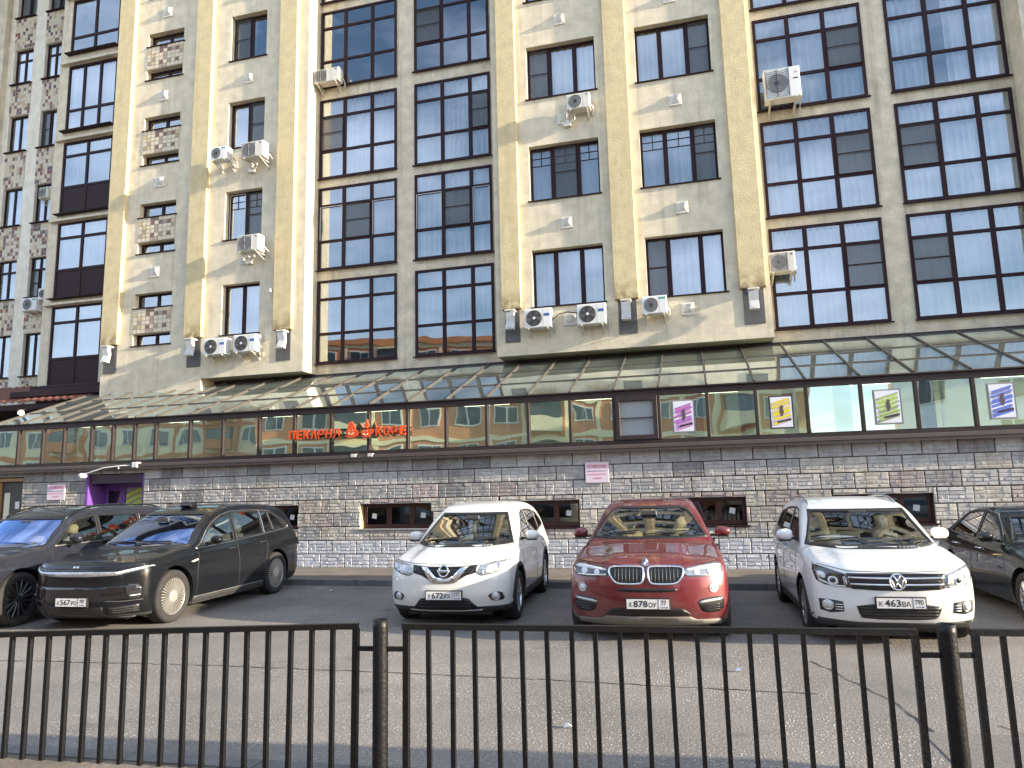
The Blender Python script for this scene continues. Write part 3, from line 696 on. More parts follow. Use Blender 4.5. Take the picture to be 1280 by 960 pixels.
variants = [block_mesh(.627, .306, 0, 1, 0, 1, s).mesh('stone_block', pm['grey']) for s in range(5)]
phase = [-9.08, -9.41, -9.06, -9.38, -9.06, -9.25, -9.63, -9.25]
rnd = random.Random(21); blocks = []; PW = .6465
for r in range(8):
    z0 = .115 + .325 * r; z1 = z0 + .306 if r < 7 else 2.69
    x = phase[r]
    while x > -20.4: x -= PW
    while x < 9.5:
        a, b = x, x + PW - .0195; x += PW
        segs = [(a, b, z0, z1)]
        for h in open_:
            ns = []
            for s in segs:
                if s[1] <= h[0] or s[0] >= h[1] or s[3] <= h[2] or s[2] >= h[3]: ns.append(s); continue
                if s[0] < h[0]: ns.append((s[0], h[0], s[2], s[3]))
                if s[1] > h[1]: ns.append((h[1], s[1], s[2], s[3]))
                if s[2] < h[2]: ns.append((max(s[0], h[0]), min(s[1], h[1]), s[2], h[2] - .004))
                if s[3] > h[3]: ns.append((max(s[0], h[0]), min(s[1], h[1]), h[3] + .004, s[3]))
            segs = ns
        for s in segs:
            if s[1] - s[0] > .04 and s[3] - s[2] > .04: blocks.append((s, (a, z0), r))
blocks.sort(key=lambda q: -q[0][0])            # nearest (rightmost) first
def stone_kind(X, r):
    if r < 2: return 'white'
    near = any(a - .75 < X < b + .35 for a, b in bw)
    q = rnd.random()
    if r in (2, 3, 4): return 'warm' if q < .62 else ('pink' if q < .74 else ('dark' if q < .80 else 'grey'))
    if r == 7: return 'grey' if q < .78 else 'dark'
    return 'grey' if q < .76 else ('warm' if q < .84 else ('pink' if q < .87 else 'dark'))
rest = {}
vis = 0
for (s, (a, z0), r) in blocks:
    kind = stone_kind(s[0], r)
    full = s[1] - s[0] > PW - .025 and s[3] - s[2] > .30 and r < 7
    if vis < 296 and s[0] < 7.2:
        if full: me = variants[rnd.randrange(5)]
        else: me = block_mesh(s[1] - s[0], s[3] - s[2], (s[0] - a) / .627, (s[1] - a) / .627, (s[2] - z0) / .306, (s[3] - z0) / .306, 9).mesh('stone_block', pm[kind])
        o = obj('stone_block', me, None, sw, loc=Vector((s[0], 15.985 + rnd.uniform(-.003, .003), s[2])) - WL)
        if full: o.material_slots[0].link = 'OBJECT'; o.material_slots[0].material = pm[kind]
        vis += 1
    else:
        q = block_mesh(s[1] - s[0], s[3] - s[2], (s[0] - a) / .627, (s[1] - a) / .627, (s[2] - z0) / .306, (s[3] - z0) / .306, 9)
        t = rest.setdefault(kind, MB()); t.add([Vector(v) + Vector((s[0], 15.985, s[2])) - WL for v in q.v], q.f)
for kind, t in rest.items(): obj('stone_blocks', t, pm[kind], sw, kind='stuff')
# cellar windows
M_glass_c = glass_mat('cellar_glass', (0.45, 0.5, 0.55), 1.3, .03)
for i, (a, b) in enumerate(bw):
    mb = MB(); Y = 16.14; w3 = (b - a) / 3; xs = [a + .0, a + .68, a + 1.28, b]
    for q in ((a + .002, a + .07, 1.03, 1.60), (b - .07, b - .002, 1.03, 1.60)): mb.cbox(q[0], q[1], Y, Y + .07, q[2], q[3], .005)
    mb.cbox(a + .07, b - .07, Y + .002, Y + .07, 1.03, 1.12, .005); mb.cbox(a + .07, b - .07, Y + .002, Y + .07, 1.53, 1.60, .005)
    for xm in xs[1:3]: mb.cbox(xm - .06, xm + .06, Y + .001, Y + .07, 1.12, 1.53, .005)
    w = obj('cellar_window', mb, M_redbrown, sw); w.location = -WL
    for j in range(3):
        c, d = xs[j] + (.07 if j == 0 else .06), xs[j + 1] - (.07 if j == 2 else .06)
        obj('pane', MB().quad((c, Y + .03, 1.12), (d, Y + .03, 1.12), (d, Y + .03, 1.53), (c, Y + .03, 1.53)), M_glass_c, w)
        if j != 1: obj('paper_note', MB().add([(c + .15, Y + .022, 1.27), (c + .27, Y + .022, 1.25), (c + .29, Y + .022, 1.37), (c + .17, Y + .022, 1.39)], [(0, 1, 2, 3)]), M_white, w)
    obj('sill', MB().cbox(a - .02, b + .06, 15.93, 16.13, .985, 1.022, .005), M_mgrey if i in (0, 4) else M_brown, w)
    obj('reveal', MB().box(a - .001, a + .006, 16.0, 16.14, 1.03, 1.60), mat('reveal_ochre', (.55, .42, .2), .9, noise=.2), w)

# purple entrance ------------------------------------------------------------------
en = thing('entrance_door', 'purple framed entrance recessed in the stone wall with yellow-green chevrons on its glass', 'door', (-15.26, 16.3, .12))
def eo(n, mb, m, par=None):
    o = obj(n, mb, m, par or en)
    if par is None: o.location = -Vector((-15.26, 16.3, .12))
    return o
M_purple = mat('purple_paint', (0.13, 0.055, 0.27), .5, noise=.06)
mb = MB(); mb.box(-16.2, -16.12, 15.93, 16.55, .12, 2.54); mb.box(-14.41, -14.34, 15.99, 16.55, .12, 2.54); eo('reveal_panel', mb, M_purple)
mb = MB(); mb.box(-16.12, -14.41, 15.99, 16.55, 2.30, 2.53); eo('lintel', mb, mat('lintel_dark', (.045, .03, .05), .6))
mb = MB()
for q in ((-16.12, -16.0, .12, 2.3), (-15.55, -15.42, .12, 2.3), (-14.5, -14.41, .12, 2.3)): mb.cbox(q[0], q[1], 16.5, 16.58, q[2], q[3])
for q in ((-16.0, -15.55, 2.1, 2.3), (-16.0, -15.55, .12, .4), (-15.42, -14.5, 2.18, 2.3), (-15.42, -14.5, .12, .4)): mb.cbox(q[0], q[1], 16.502, 16.58, q[2], q[3])
fr = eo('door_frame', mb, M_purple)
eo('pane', MB().quad((-16.0, 16.54, .4), (-15.55, 16.54, .4), (-15.55, 16.54, 2.1), (-16.0, 16.54, 2.1)), M_glass_c)
eo('pane', MB().quad((-15.42, 16.54, .4), (-14.5, 16.54, .4), (-14.5, 16.54, 2.18), (-15.42, 16.54, 2.18)), mat('film_grey', (.3, .3, .3), .4))
mb = MB()
for k in range(6):
    z = 1.25 + .16 * k
    for sgn in (-1, 1):
        c = -14.96
        mb.add([(c, 16.525, z + .12), (c, 16.525, z + .02), (c + sgn * .44, 16.525, z - .16), (c + sgn * .44, 16.525, z - .06)], [(0, 1, 2, 3) if sgn > 0 else (3, 2, 1, 0)])
mb.quad((-15.14, 16.52, 1.35), (-14.8, 16.52, 1.35), (-14.8, 16.52, 1.62), (-15.14, 16.52, 1.62))
eo('chevron_decal', mb, mat('decal_lime', (.5, .62, .04), .5))
eo('door_handle', MB().box(-15.62, -15.58, 16.44, 16.48, 1.0, 1.3), M_mgrey)
dd = thing('service_door', 'dark brown metal door at the left end of the stone wall', 'door', (-18.87, 16.1, .12))
mb = MB(); mb.cbox(-.40, .42, 0, .05, 0, 2.3); obj('leaf', mb, M_dgrey, dd)
mb = MB(); mb.cbox(-.47, -.41, -.1, .1, 0, 2.41); mb.cbox(.43, .475, -.1, .1, 0, 2.41); mb.cbox(-.41, .43, -.1, .1, 2.31, 2.41); obj('frame', mb, mat('frame_ochre', (.32, .2, .09), .6), dd)
obj('notice', MB().quad((.1, -.004, 1.55), (.25, -.004, 1.55), (.25, -.004, 1.75), (.1, -.004, 1.75)), M_white, dd)
obj('pane', MB().quad((-.3, -.005, .9), (-.1, -.005, .9), (-.1, -.005, 2.0), (-.3, -.005, 2.0)), M_cream, dd)

# warning notices --------------------------------------------------------------------
M_notice = mat('notice_white', (.70, .60, .68), .5); M_nred = mat('notice_red', (.62, .03, .09), .5); M_nblue = mat('notice_blue', (.05, .06, .25), .5); M_nm = mat('notice_pink', (.65, .12, .28), .5)
def notice(x, z, w, h, label):
    t = thing('warning_notice', label, 'sign', (x, 15.92, z - h / 2), 'pink warning notices on the stone wall')
    obj('board', MB().cbox(-w / 2, w / 2, 0, .02, 0, h, .003), M_notice, t)
    for s, ww, hh, zz, m in (('ОСТОРОЖНО!', .82, .17, .80, M_nred), ('ВОЗМОЖЕН СХОД СНЕГА', .84, .075, .56, M_nblue), ('И ПАДЕНИЕ СОСУЛЕК', .8, .085, .40, M_nm), ('С КРЫШИ', .38, .085, .22, M_nm)):
        o = obj('lettering', text_mesh(s, w * ww, h * hh, bold=.02), m, t); o.location = (0, -.004, h * zz)
notice(-2.24, 2.21, .52, .45, 'white and pink warning notice on the stone wall above the red car')
notice(-17.18, 2.10, .60, .42, 'white and pink warning notice on the stone wall left of the purple entrance')
# cable, junction box and little white wall camera over the entrance
cb = thing('wall_camera', 'white security camera on a conduit above the purple entrance', 'camera', (-15.1, 15.85, 2.55))
mb = MB(); mb.tube([(-1.0, -.1, .0), (-.75, -.12, .06), (-.35, -.12, .16), (.25, -.1, .2), (.6, -.06, .2)], .018, 6); mb.tube([(.12, -.1, .12), (.12, -.1, .2)], .015, 6); obj('conduit', mb, M_white, cb)
obj('junction_box', MB().cbox(.55, .72, -.12, .02, .14, .28), M_white, cb)
obj('camera_body', MB().lathe([(-.12, 0), (-.12, .06), (.05, .07), (.09, 0)], (-1.0, -.1, -.03), 12, 'y'), M_white, cb, True)
sl = thing('wall_spotlight', 'small white twin spotlight on the ledge under the bakery lettering', 'lamp', (-7.9, 15.78, 2.74))
obj('bar', MB().box(-.14, .14, 0, .04, .03, .07), M_dgrey, sl)
for s_ in (-1, 1): obj('lamp_head', MB().cbox(s_ * .22 - .07, s_ * .22 + .07, -.03, .06, .0, .08), M_white_old, sl)

# ------------------------------------------------------------------ glass veranda
VL = Vector((-5.0, 15.9, 2.7))
ve = thing('glass_veranda', 'long glazed veranda with sloping glass roof on top of the stone wall', 'veranda', VL)
def vo(n, mb, m, par=None, smooth=False, **k):
    o = obj(n, mb, m, par or ve, smooth, **k)
    if par is None: o.location = -VL
    return o
X0, X1 = VX[0], VX[-1]
mb = MB(); mb.cbox(X0 - .2, X1, 15.76, 16.1, 2.71, 2.80, .01); mb.box(X0 - .2, X1, 15.78, 15.80, 2.655, 2.71); vo('ledge', mb, M_ledge)
mb = MB(); mb.cbox(X0, X1, 15.87, 15.97, 2.805, 2.90, .006); vo('bottom_rail', mb, M_mull)
mb = MB(); mb.cbox(X0, X1, 15.86, 15.97, 3.86, 3.99, .008); mb.cbox(X0, X1, 15.82, 16.0, 3.995, 4.03, .006); vo('eave_beam', mb, M_mull)
vo('floor_slab', MB().box(X0, X1, 16.02, 19.7, 2.55, 2.70), M_cream)
vo('ceiling_beam_wall', MB().box(X0, X1, 19.55, 19.70, 2.7, 5.40), M_cream)
vo('end_wall', MB().box(X0, X0 + .05, 16.0, 19.5, 2.8, 3.95), M_cream)
M_vglass = glass_mat('veranda_glass', (0.72, 0.90, 0.80), 2.4, .42, wave=.0045, wscale=1.0, dust=.04, rcol=(.84, 1.0, .93))
M_rglass = glass_mat('roof_glass', (0.72, 0.88, 0.80), 2.2, .26, wave=.003, wscale=1.2, rcol=(.86, .94, .90), dust=.13, dust_col=(.40, .43, .38))
zr = lambda y: 4.02 + (y - 15.9) * (5.50 - 4.02) / 3.8
for x in VX: vo('mullion', MB().cbox(x - .035, x + .035, 15.85, 15.96, 2.90, 3.86, .006), M_mull)
for i in range(len(VX) - 1):
    a, b = VX[i] + .035, VX[i + 1] - .035
    if abs(VX[i] + 1.80) < .01: continue
    vo('glass_pane', MB().quad((a, 15.91, 2.90), (b, 15.91, 2.90), (b, 15.91, 3.86), (a, 15.91, 3.86)), M_vglass)
ys = [15.9, 17.05, 18.3, 19.7]
for x in VX:
    mb = MB(); mb.bar((x, 15.88, zr(15.88) + .03), (x, 19.74, zr(19.74) + .03), .035, .05); vo('rafter', mb, M_canopy)
for i in range(len(VX) - 1):
    a, b = VX[i] + .025, VX[i + 1] - .025
    for j in range(3):
        y0, y1 = ys[j] + .02, ys[j + 1] - .02; rn = random.Random(i * 7 + j); t = rn.uniform(-.004, .004)
        vo('roof_pane', MB().quad((a, y0, zr(y0) + .02 + t), (b, y0, zr(y0) + .02 - t), (b, y1, zr(y1) + .02 - t), (a, y1, zr(y1) + .02 + t)), M_rglass)
for y in ys[1:3]: mb = MB(); mb.bar((X0, y, zr(y) + .025), (X1, y, zr(y) + .025), .025, .035); vo('purlin', mb, M_canopy)
mb = MB(); mb.box(X0, X1, 19.66, 19.75, 5.44, 5.56); vo('wall_flashing', mb, M_mull)
# inner roof trusses and things seen dimly through the glass
for i, x in enumerate(VX[::2]):
    mb = MB(); mb.bar((x, 16.1, 3.8), (x, 19.5, 5.1), .05, .05); mb.bar((x, 17.8, 2.7), (x, 17.8, 4.45), .06, .06); vo('inner_truss', mb, M_white)
M_tube, N_, L_, p_ = nodes_of('ceiling_tube'); p_.inputs['Emission Color'].default_value = (1, .93, .75, 1); p_.inputs['Emission Strength'].default_value = 1.2
for x in (-17.3, -14.2, -11.2, -8.3, -5.2, -2.3, 0.6, 3.6, 6.6):
    mb = MB(); mb.box(x - .6, x + .6, 17.3, 17.4, 4.02, 4.08); vo('ceiling_lamp', mb, M_tube)
# opening sash with screen between two mullions
a, b = -1.80, -.81
mb = MB()
for q in ((a + .035, a + .13, 2.9, 3.86), (b - .13, b - .035, 2.9, 3.86), (a + .13, b - .13, 2.9, 3.0), (a + .13, b - .13, 3.76, 3.86)): mb.cbox(q[0], q[1], 15.83, 15.95, q[2], q[3], .008)
mb.cbox(a + .13, b - .13, 15.835, 15.87, 3.37, 3.39, .003); s_ = vo('opening_sash', mb, M_mull)
obj('pane', MB().quad((a + .13, 15.9, 3.0), (b - .13, 15.9, 3.0), (b - .13, 15.9, 3.76), (a + .13, 15.9, 3.76)), mat('frosted_screen', (.30, .33, .34), .6), s_)

# posters on the glass -----------------------------------------------------------------
def poster(x, z, w, h, cols, label, seed):
    t = thing('poster', label, 'poster', (x, 15.88, z - h / 2), 'framed posters on the veranda glass')
    obj('backing', MB().cbox(-w / 2 - .03, w / 2 + .03, 0, .015, -.03, h + .03, .003), M_dgrey if seed == 2 else M_mgrey, t)
    obj('sheet', MB().quad((-w / 2, -.004, 0), (w / 2, -.004, 0), (w / 2, -.004, h), (-w / 2, -.004, h)), mat('poster_paper', (.74, .74, .82), .4), t)
    rn = random.Random(seed)
    for q, c in enumerate(cols):
        mb = MB(); n = 6
        for k in range(n):
            z0 = h * (.10 + .80 * (k + .5 * q / len(cols)) / n + rn.uniform(-.02, .02)); a = -w / 2 + w * rn.uniform(.02, .16); b = w / 2 - w * rn.uniform(.02, .14); th = h * rn.uniform(.04, .085)
            sl_ = .30; y = -.006 - .001 * q
            zz = lambda X: z0 + sl_ * X
            mb.add([(a, y, zz(a)), (b, y, zz(b)), (b, y, min(h, zz(b) + th)), (a, y, zz(a) + th)], [(0, 1, 2, 3)])
        obj('printed_stripes', mb, mat('print_' + c[0], c[1], .4), t)
    fig = MB(); y = -.0095     # little figure in the middle
    fig.prism([(-.015, h * .36), (.02, h * .36), (.05, h * .5), (.03, h * .62), (.05, h * .68), (.01, h * .74), (-.03, h * .66), (-.035, h * .5)], y, y + .001); obj('printed_figure', fig, mat('print_figure', (.10, .07, .06), .4), t)
    mb = MB(); mb.add([(w * .02 - .1, y, h * .13), (w * .44, y, h * .22), (w * .44, y, h * .29), (w * .02 - .1, y, h * .20)], [(0, 1, 2, 3)]); obj('printed_bar', mb, mat('print_dark', (.05, .03, .06), .4), t)
purple, mag, yel, lil, gr, bl, lb = ('purple', (.36, .14, .50)), ('magenta', (.62, .14, .34)), ('yellow', (.75, .62, .03)), ('lilac', (.5, .35, .6)), ('green', (.42, .55, .12)), ('blue', (.12, .18, .62)), ('slate', (.2, .22, .3))
poster(-.295, 3.37, .42, .66, (mag, lil, purple), 'poster with magenta and purple stripes, leftmost on the veranda glass', 1)
poster(1.715, 3.36, .42, .64, (yel, lil, yel), 'poster with yellow stripes in a dark frame on the veranda glass', 2)
poster(3.76, 3.365, .46, .66, (gr, lb, gr), 'poster with pale green and grey stripes on the veranda glass', 3)
poster(5.80, 3.375, .42, .66, (bl, lb, bl), 'poster with blue stripes at the right end of the veranda glass', 4)
# blue draped curtains inside the right-hand part
M_drape = mat('drape_blue', (.03, .16, .26), .8)
for x, w in ((-.05, .35), (1.05, .3), (1.95, .3), (3.0, .35), (4.6, .3)):
    mb = curtain_mesh(x - w / 2, x + w / 2, 2.72, 4.1, 16.35, int(x * 10), .05); vo('drape', mb, M_drape)

# bakery lettering ----------------------------------------------------------------------
M_orange = mat('letter_orange', (.72, .085, .012), .45)
bs = thing('bakery_sign', 'orange raised letters and two smiling icons of a bakery and coffee sign', 'sign', (-8.3, 15.7, 3.2))
def ltr(ch, x, w):
    me = text_mesh(ch, w * .94, .215, .06, bold=.03); me.materials.append(M_orange); o = obj('letter', me, None, bs); o.location = (x + 8.3, 0, .14 - .0)
x = -9.86
for ch in 'ПЕКАРНЯ': ltr(ch, x + .1, .172); x += .2015
x = -7.42
for ch, w in zip('КОФЕ', (.165, .175, .20, .16)): ltr(ch, x, w); x += .205
M_ink = M_white
mb = MB(); mb.prism([(-.16, -.02), (.0, -.05), (.16, -.02), (.19, .06), (.12, .12), (.06, .26), (.0, .345), (-.08, .33), (-.10, .2), (-.14, .12)], -.03, .03); o = obj('bun_icon', mb, M_orange, bs); o.location = (.17, 0, .06)
def smile(par, cx, cz):
    mb = MB(); pts = [(cx + .065 * math.cos(t), -.042, cz + .06 * math.sin(t)) for t in [math.pi * (1.1 + .8 * i / 7) for i in range(8)]]; mb.tube(pts, .009, 5)
    for s_ in (-1, 1): mb.disc((cx + s_ * .04, -.036, cz + .04), .013, 8)
    obj('smile', mb, M_ink, par)
smile(o, -.01, .09)
mb = MB(); mb.prism([(-.14, .12), (-.12, -.01), (-.08, -.05), (.09, -.05), (.12, 0), (.19, .05), (.19, .13), (.14, .15)], -.03, .03); mb.prism([(-.03, .17), (.03, .17), (.065, .25), (.04, .31), (.03, .38), (-.005, .30), (-.045, .26)], -.03, .03); o = obj('cup_icon', mb, M_orange, bs); o.location = (.55, 0, .06)
smile(o, 0.0, .06)
mb = MB(); mb.box(-1.5, 1.6, .06, .09, .08, .11); mb.box(-.3, .9, .06, .09, .22, .25)
for q in (-1.3, -.5, .3, 1.1): mb.box(q, q + .02, .08, .16, .08, .11)
obj('mounting_rail', mb, M_black, bs)
# ------------------------------------------------------------------ air conditioner units
M_fan = mat('fan_grey', (.13, .13, .13), .6); M_fand = mat('fan_dark', (.07, .068, .065), .7)
def ac_unit(x0, x1, z0, z1, yw, label, style='dark', rot=0.0, gap=.12, dp=.28, group='air conditioner units on the facade'):
    """outdoor unit hung on two brackets; wall plane at yw"""
    w, h = x1 - x0, z1 - z0; cx = (x0 + x1) / 2
    t = thing('air_conditioner', label, 'air conditioner', (cx, yw, z0), group, rot)
    yf = -(gap + dp); a, b = -w / 2, w / 2
    body = MB(); body.cbox(a, b, yf, -gap, 0, h, .018)
    obj('case', body, M_white_old if style in ('old', 'square') else M_white, t)
    fr = min(h * .44, w * .30); fx = a + fr + .05; fz = h * .5
    cov = MB()
    if style == 'dark':
        cov.lathe([(-.004, fr), (-.014, fr * .97), (-.014, fr * .9), (-.006, fr * .88), (-.005, 0)], (fx, yf, fz), 24, 'y'); obj('fan_shroud', cov, M_fand, t)
        bl = MB()
        for k in range(5):
            an = 2 * math.pi * k / 5
            p = [(.22, an - .25), (.85, an - .5), (.87, an + .05), (.25, an + .35)]
            bl.add([(fx + fr * r_ * math.cos(q), yf - .008 - .003 * j, fz + fr * r_ * math.sin(q)) for j, (r_, q) in enumerate(p)], [(0, 1, 2, 3)])
        obj('fan', bl, M_fan, t)
        hub = MB(); hub.lathe([(-.012, fr * .2), (-.022, fr * .16), (-.024, 0)], (fx, yf, fz), 14, 'y'); obj('fan_hub', hub, M_white, t)
    else:
        cov.lathe([(-.004, fr), (-.016, fr * .95), (-.010, fr * .9), (-.004, 0)], (fx, yf, fz), 24, 'y'); obj('fan_shroud', cov, M_mgrey if style != 'big' else M_mgrey, t)
        obj('fan_hub', MB().lathe([(-.012, fr * .25), (-.02, 0)], (fx, yf, fz), 12, 'y'), M_dgrey, t)
    gr = MB()
    if style == 'square' or style == 'big':
        gx0, gx1, gz0, gz1 = a + .03, fx + fr + .02, .04, h - .04
        n = 14
        for k in range(n + 1): z = gz0 + (gz1 - gz0) * k / n; gr.box(gx0, gx1, yf - .022, yf - .016, z - .0035, z + .0035)
        for xx in (gx0, (gx0 + gx1) / 2, gx1): gr.box(xx - .005, xx + .005, yf - .026, yf - .001, gz0, gz1)
    else:
        for k in range(1, 5):
            rr_ = fr * k / 4.6; gr.lathe([(-.018, rr_ - .003), (-.022, rr_), (-.018, rr_ + .003)], (fx, yf, fz), 24, 'y')
        for k in range(6):
            an = math.pi * k / 6; gr.bar((fx - fr * .95 * math.cos(an), yf - .02, fz - fr * .95 * math.sin(an)), (fx + fr * .95 * math.cos(an), yf - .02, fz + fr * .95 * math.sin(an)), .004, .004, (0, 1, 0))
    obj('fan_grille', gr, M_dgrey if style != 'square' else M_mgrey, t)
    if style == 'dark': obj('badge', MB().cbox(b - w * .26, b - w * .06, yf - .004, yf, h * .58, h * .72, .001), M_blue, t)
    elif style == 'teal': obj('badge', MB().cbox(b - w * .30, b - w * .04, yf - .004, yf, h * .80, h * .9, .001), M_teal, t)
    elif style == 'big':
        bm = MB(); c_ = (b - .10, h * .80)
        for k in range(3):
            an = math.pi / 2 + 2 * math.pi * k / 3; p = lambda r_, q: (c_[0] + r_ * math.cos(q), yf - .003, c_[1] + r_ * math.sin(q))
            bm.add([p(.002, an), p(.028, an - .5), p(.05, an), p(.028, an + .5)], [(0, 1, 2, 3)])
        obj('badge', bm, M_red, t); obj('model_plate', MB().cbox(b - .17, b - .05, yf - .003, yf, h * .58, h * .62, .001), M_black, t)
    else: obj('badge', MB().cbox(b - w * .16, b - w * .08, yf - .004, yf, h * .82, h * .9, .001), M_dgrey, t)
    obj('service_panel', MB().box(b - w * .30, b - w * .295, yf - .002, yf, .02, h - .02), M_mgrey, t)
    for xx in (a + w * .14, b - w * .14):
        br = MB(); br.bar((xx, yf - .02, -.015), (xx, -.0, -.015), .035, .03); br.bar((xx, yf + .04, -.03), (xx, -.01, -.20), .03, .02); br.bar((xx, -.012, .03), (xx, -.012, -.22), .035, .02)
        obj('bracket', br, M_white_old, t)
    pp = MB(); pp.tube([(b, -gap - .06, h * .35), (b + .05, -gap - .05, h * .30), (b + .05, -.06, h * .1), (b + .03, -.02, -.1)], .02, 6); obj('pipe', pp, M_white_old, t)
    return t
low = 'white air conditioner with blue label, '
ac_unit(-4.45, -3.70, 6.24, 6.78, 19, low + 'right of the leftmost floodlight of the right bay')
ac_unit(-2.98, -2.21, 6.22, 6.78, 19, low + 'between the white vent cap and the middle floodlight')
ac_unit(-1.25, -0.60, 6.36, 6.84, 19, 'white air conditioner unit with teal label under the bottom right window of the right bay', 'teal')
ac_unit(-14.76, -13.96, 6.22, 6.74, 19, low + 'left one of the pair low on the left bay')
ac_unit(-13.68, -12.90, 6.24, 6.78, 19, low + 'right one of the pair low on the left bay')
ac_unit(-14.66, -14.06, 12.57, 13.0, 19, 'smaller air conditioner on white brackets, left of a larger one on the left bay', 'teal', dp=.3, gap=.25)
ac_unit(-13.50, -12.72, 12.46, 12.98, 19, 'larger air conditioner with square grille on the left bay above a pipe box', 'square', dp=.32, gap=.25)
ac_unit(-13.54, -12.78, 9.38, 9.90, 19, 'weathered air conditioner with square grille below the second lowest window of the left bay', 'square', dp=.32, gap=.25)
ac_unit(-3.05, -2.40, 12.45, 12.90, 19, 'small rusty-bracketed air conditioner below the left window of the right bay', 'old')
ac_unit(2.28, 3.18, 12.04, 12.90, 19.7, 'large square air conditioner with red badge hanging in front of the glazed bay', 'big', gap=.38, dp=.34)
ac_unit(-11.47, -10.58, 15.14, 15.60, 19.68, 'old air conditioner with square grille at the top left glazed bay', 'square', gap=.1, dp=.3)
ac_unit(-25.62, -24.90, 9.30, 9.82, 22, 'larger, lower air conditioner of the two on the mosaic wing wall', 'teal')
ac_unit(-24.85, -24.30, 9.70, 10.16, 22, 'smaller, upper air conditioner of the two on the mosaic wing wall', 'teal')
ac_unit(-25.20, -24.75, 13.95, 14.40, 22, 'narrow white air conditioner hanging beside a window high on the mosaic wing wall', 'square')
t = ac_unit(2.06, 2.70, 7.32, 7.86, 19.7, 'air conditioner on white arms in front of the lowest window right of the right bay', 'square', gap=.25, dp=.3)
# pipe boxes below some units
for x, z in ((-13.42, 12.28), (-13.42, 9.22), (-3.1, 12.2)):
    p = MB(); p.cbox(x - .12, x + .1, 18.88, 18.99, z - .08, z + .06, .01); p.tube([(x + .1, 18.9, z), (x + .22, 18.86, z + .08), (x + .24, 18.8, z + .2)], .025, 6); bobj('pipe_box', p, M_white_old)
p = MB(); p.tube([(-3.72, 18.8, 6.45), (-3.55, 18.85, 6.62), (-3.3, 18.9, 6.68), (-3.0, 18.85, 6.62)], .015, 6); bobj('cable', p, M_black)
p = MB(); p.tube([(-12.66, 18.99, 8.25), (-12.62, 18.9, 8.22), (-12.6, 18.86, 8.12)], .04, 8); bobj('pipe_stub', p, M_white)

# floodlights hanging over the dark end panels
def floodlight(x, z, label):
    t = thing('floodlight', label, 'floodlight', (x, 18.9, z), 'white floodlights under the pilasters')
    mb = MB(); mb.cbox(-.14, .14, -.22, .05, 0, .05, .01); mb.bar((-.10, -.18, .02), (-.10, .05, .02), .03, .03); obj('bracket', mb, M_white_old, t)
    mb = MB(); mb.add([(-.12, -.20, -.03), (.12, -.20, -.03), (.12, -.05, -.03), (-.12, -.05, -.03), (-.12, -.12, -.28), (.12, -.12, -.28), (.12, -.02, -.24), (-.12, -.02, -.24), (-.12, -.22, -.50), (.12, -.22, -.50), (.12, -.08, -.52), (-.12, -.08, -.52)],
                      [(0, 1, 2, 3), (0, 4, 5, 1), (1, 5, 6, 2), (2, 6, 7, 3), (3, 7, 4, 0), (4, 8, 9, 5), (5, 9, 10, 6), (6, 10, 11, 7), (7, 11, 8, 4), (8, 11, 10, 9)]); obj('housing', mb, M_white, t)
    obj('lens', MB().add([(-.09, -.135, -.27), (.09, -.135, -.27), (.09, -.225, -.47), (-.09, -.225, -.47)], [(3, 2, 1, 0)]), mat('lamp_lens', (.5, .5, .48), .15), t)
for x, l in ((-18.62, 'leftmost white floodlight, at the left edge of the left bay'), (-15.40, 'white floodlight left of the pair of air conditioners on the left bay'), (-12.12, 'white floodlight at the right edge of the left bay'),
             (-4.90, 'white floodlight at the left edge of the right bay'), (-1.68, 'white floodlight between the air conditioners of the right bay'), (1.58, 'rightmost white floodlight, at the right edge of the right bay')):
    floodlight(x, 6.80, l)

# ------------------------------------------------------------------ black railing fence
M_fence = mat('fence_black_paint', (0.007, 0.007, 0.008), .42, noise=.25, nscale=25, bump=.22, bscale=45, spec=.3)
def fence_panel(p0, p1, z0, z1, n, label):
    """p0, p1: end bars in plan; z0, z1 top heights"""
    P0, P1 = Vector((*p0, 0)), Vector((*p1, 0)); t = thing('railing_fence', label, 'fence', (p0[0], p0[1], 0), 'railings of the black fence')
    d = P1 - P0; L0 = Vector((0, 0, 0)); u = d.normalized()
    mb = MB(); mb.bar(L0 + Vector((0, 0, z0 - .018)) - u * .02, d + Vector((0, 0, z1 - .018)) + u * .02, .04, .036); obj('top_rail', mb, M_fence, t)
    mb = MB(); mb.bar(Vector((0, 0, z0 - .99)), d + Vector((0, 0, z1 - .99)), .03, .03); obj('bottom_rail', mb, M_fence, t)
    rn = random.Random(n)
    for k in range(n + 1):
        q = d * (k / n) + Vector((rn.uniform(-.004, .004), 0, 0)); zt = z0 + (z1 - z0) * k / n - .036; w = .038 if k in (0, n) else .028
        mb = MB(); mb.bar((0, 0, zt - 1.0), (rn.uniform(-.007, .007), rn.uniform(-.004, .004), zt), w, w, (0, 1, 0)); o = obj('baluster', mb, M_fence, t); o.location = q
    return t
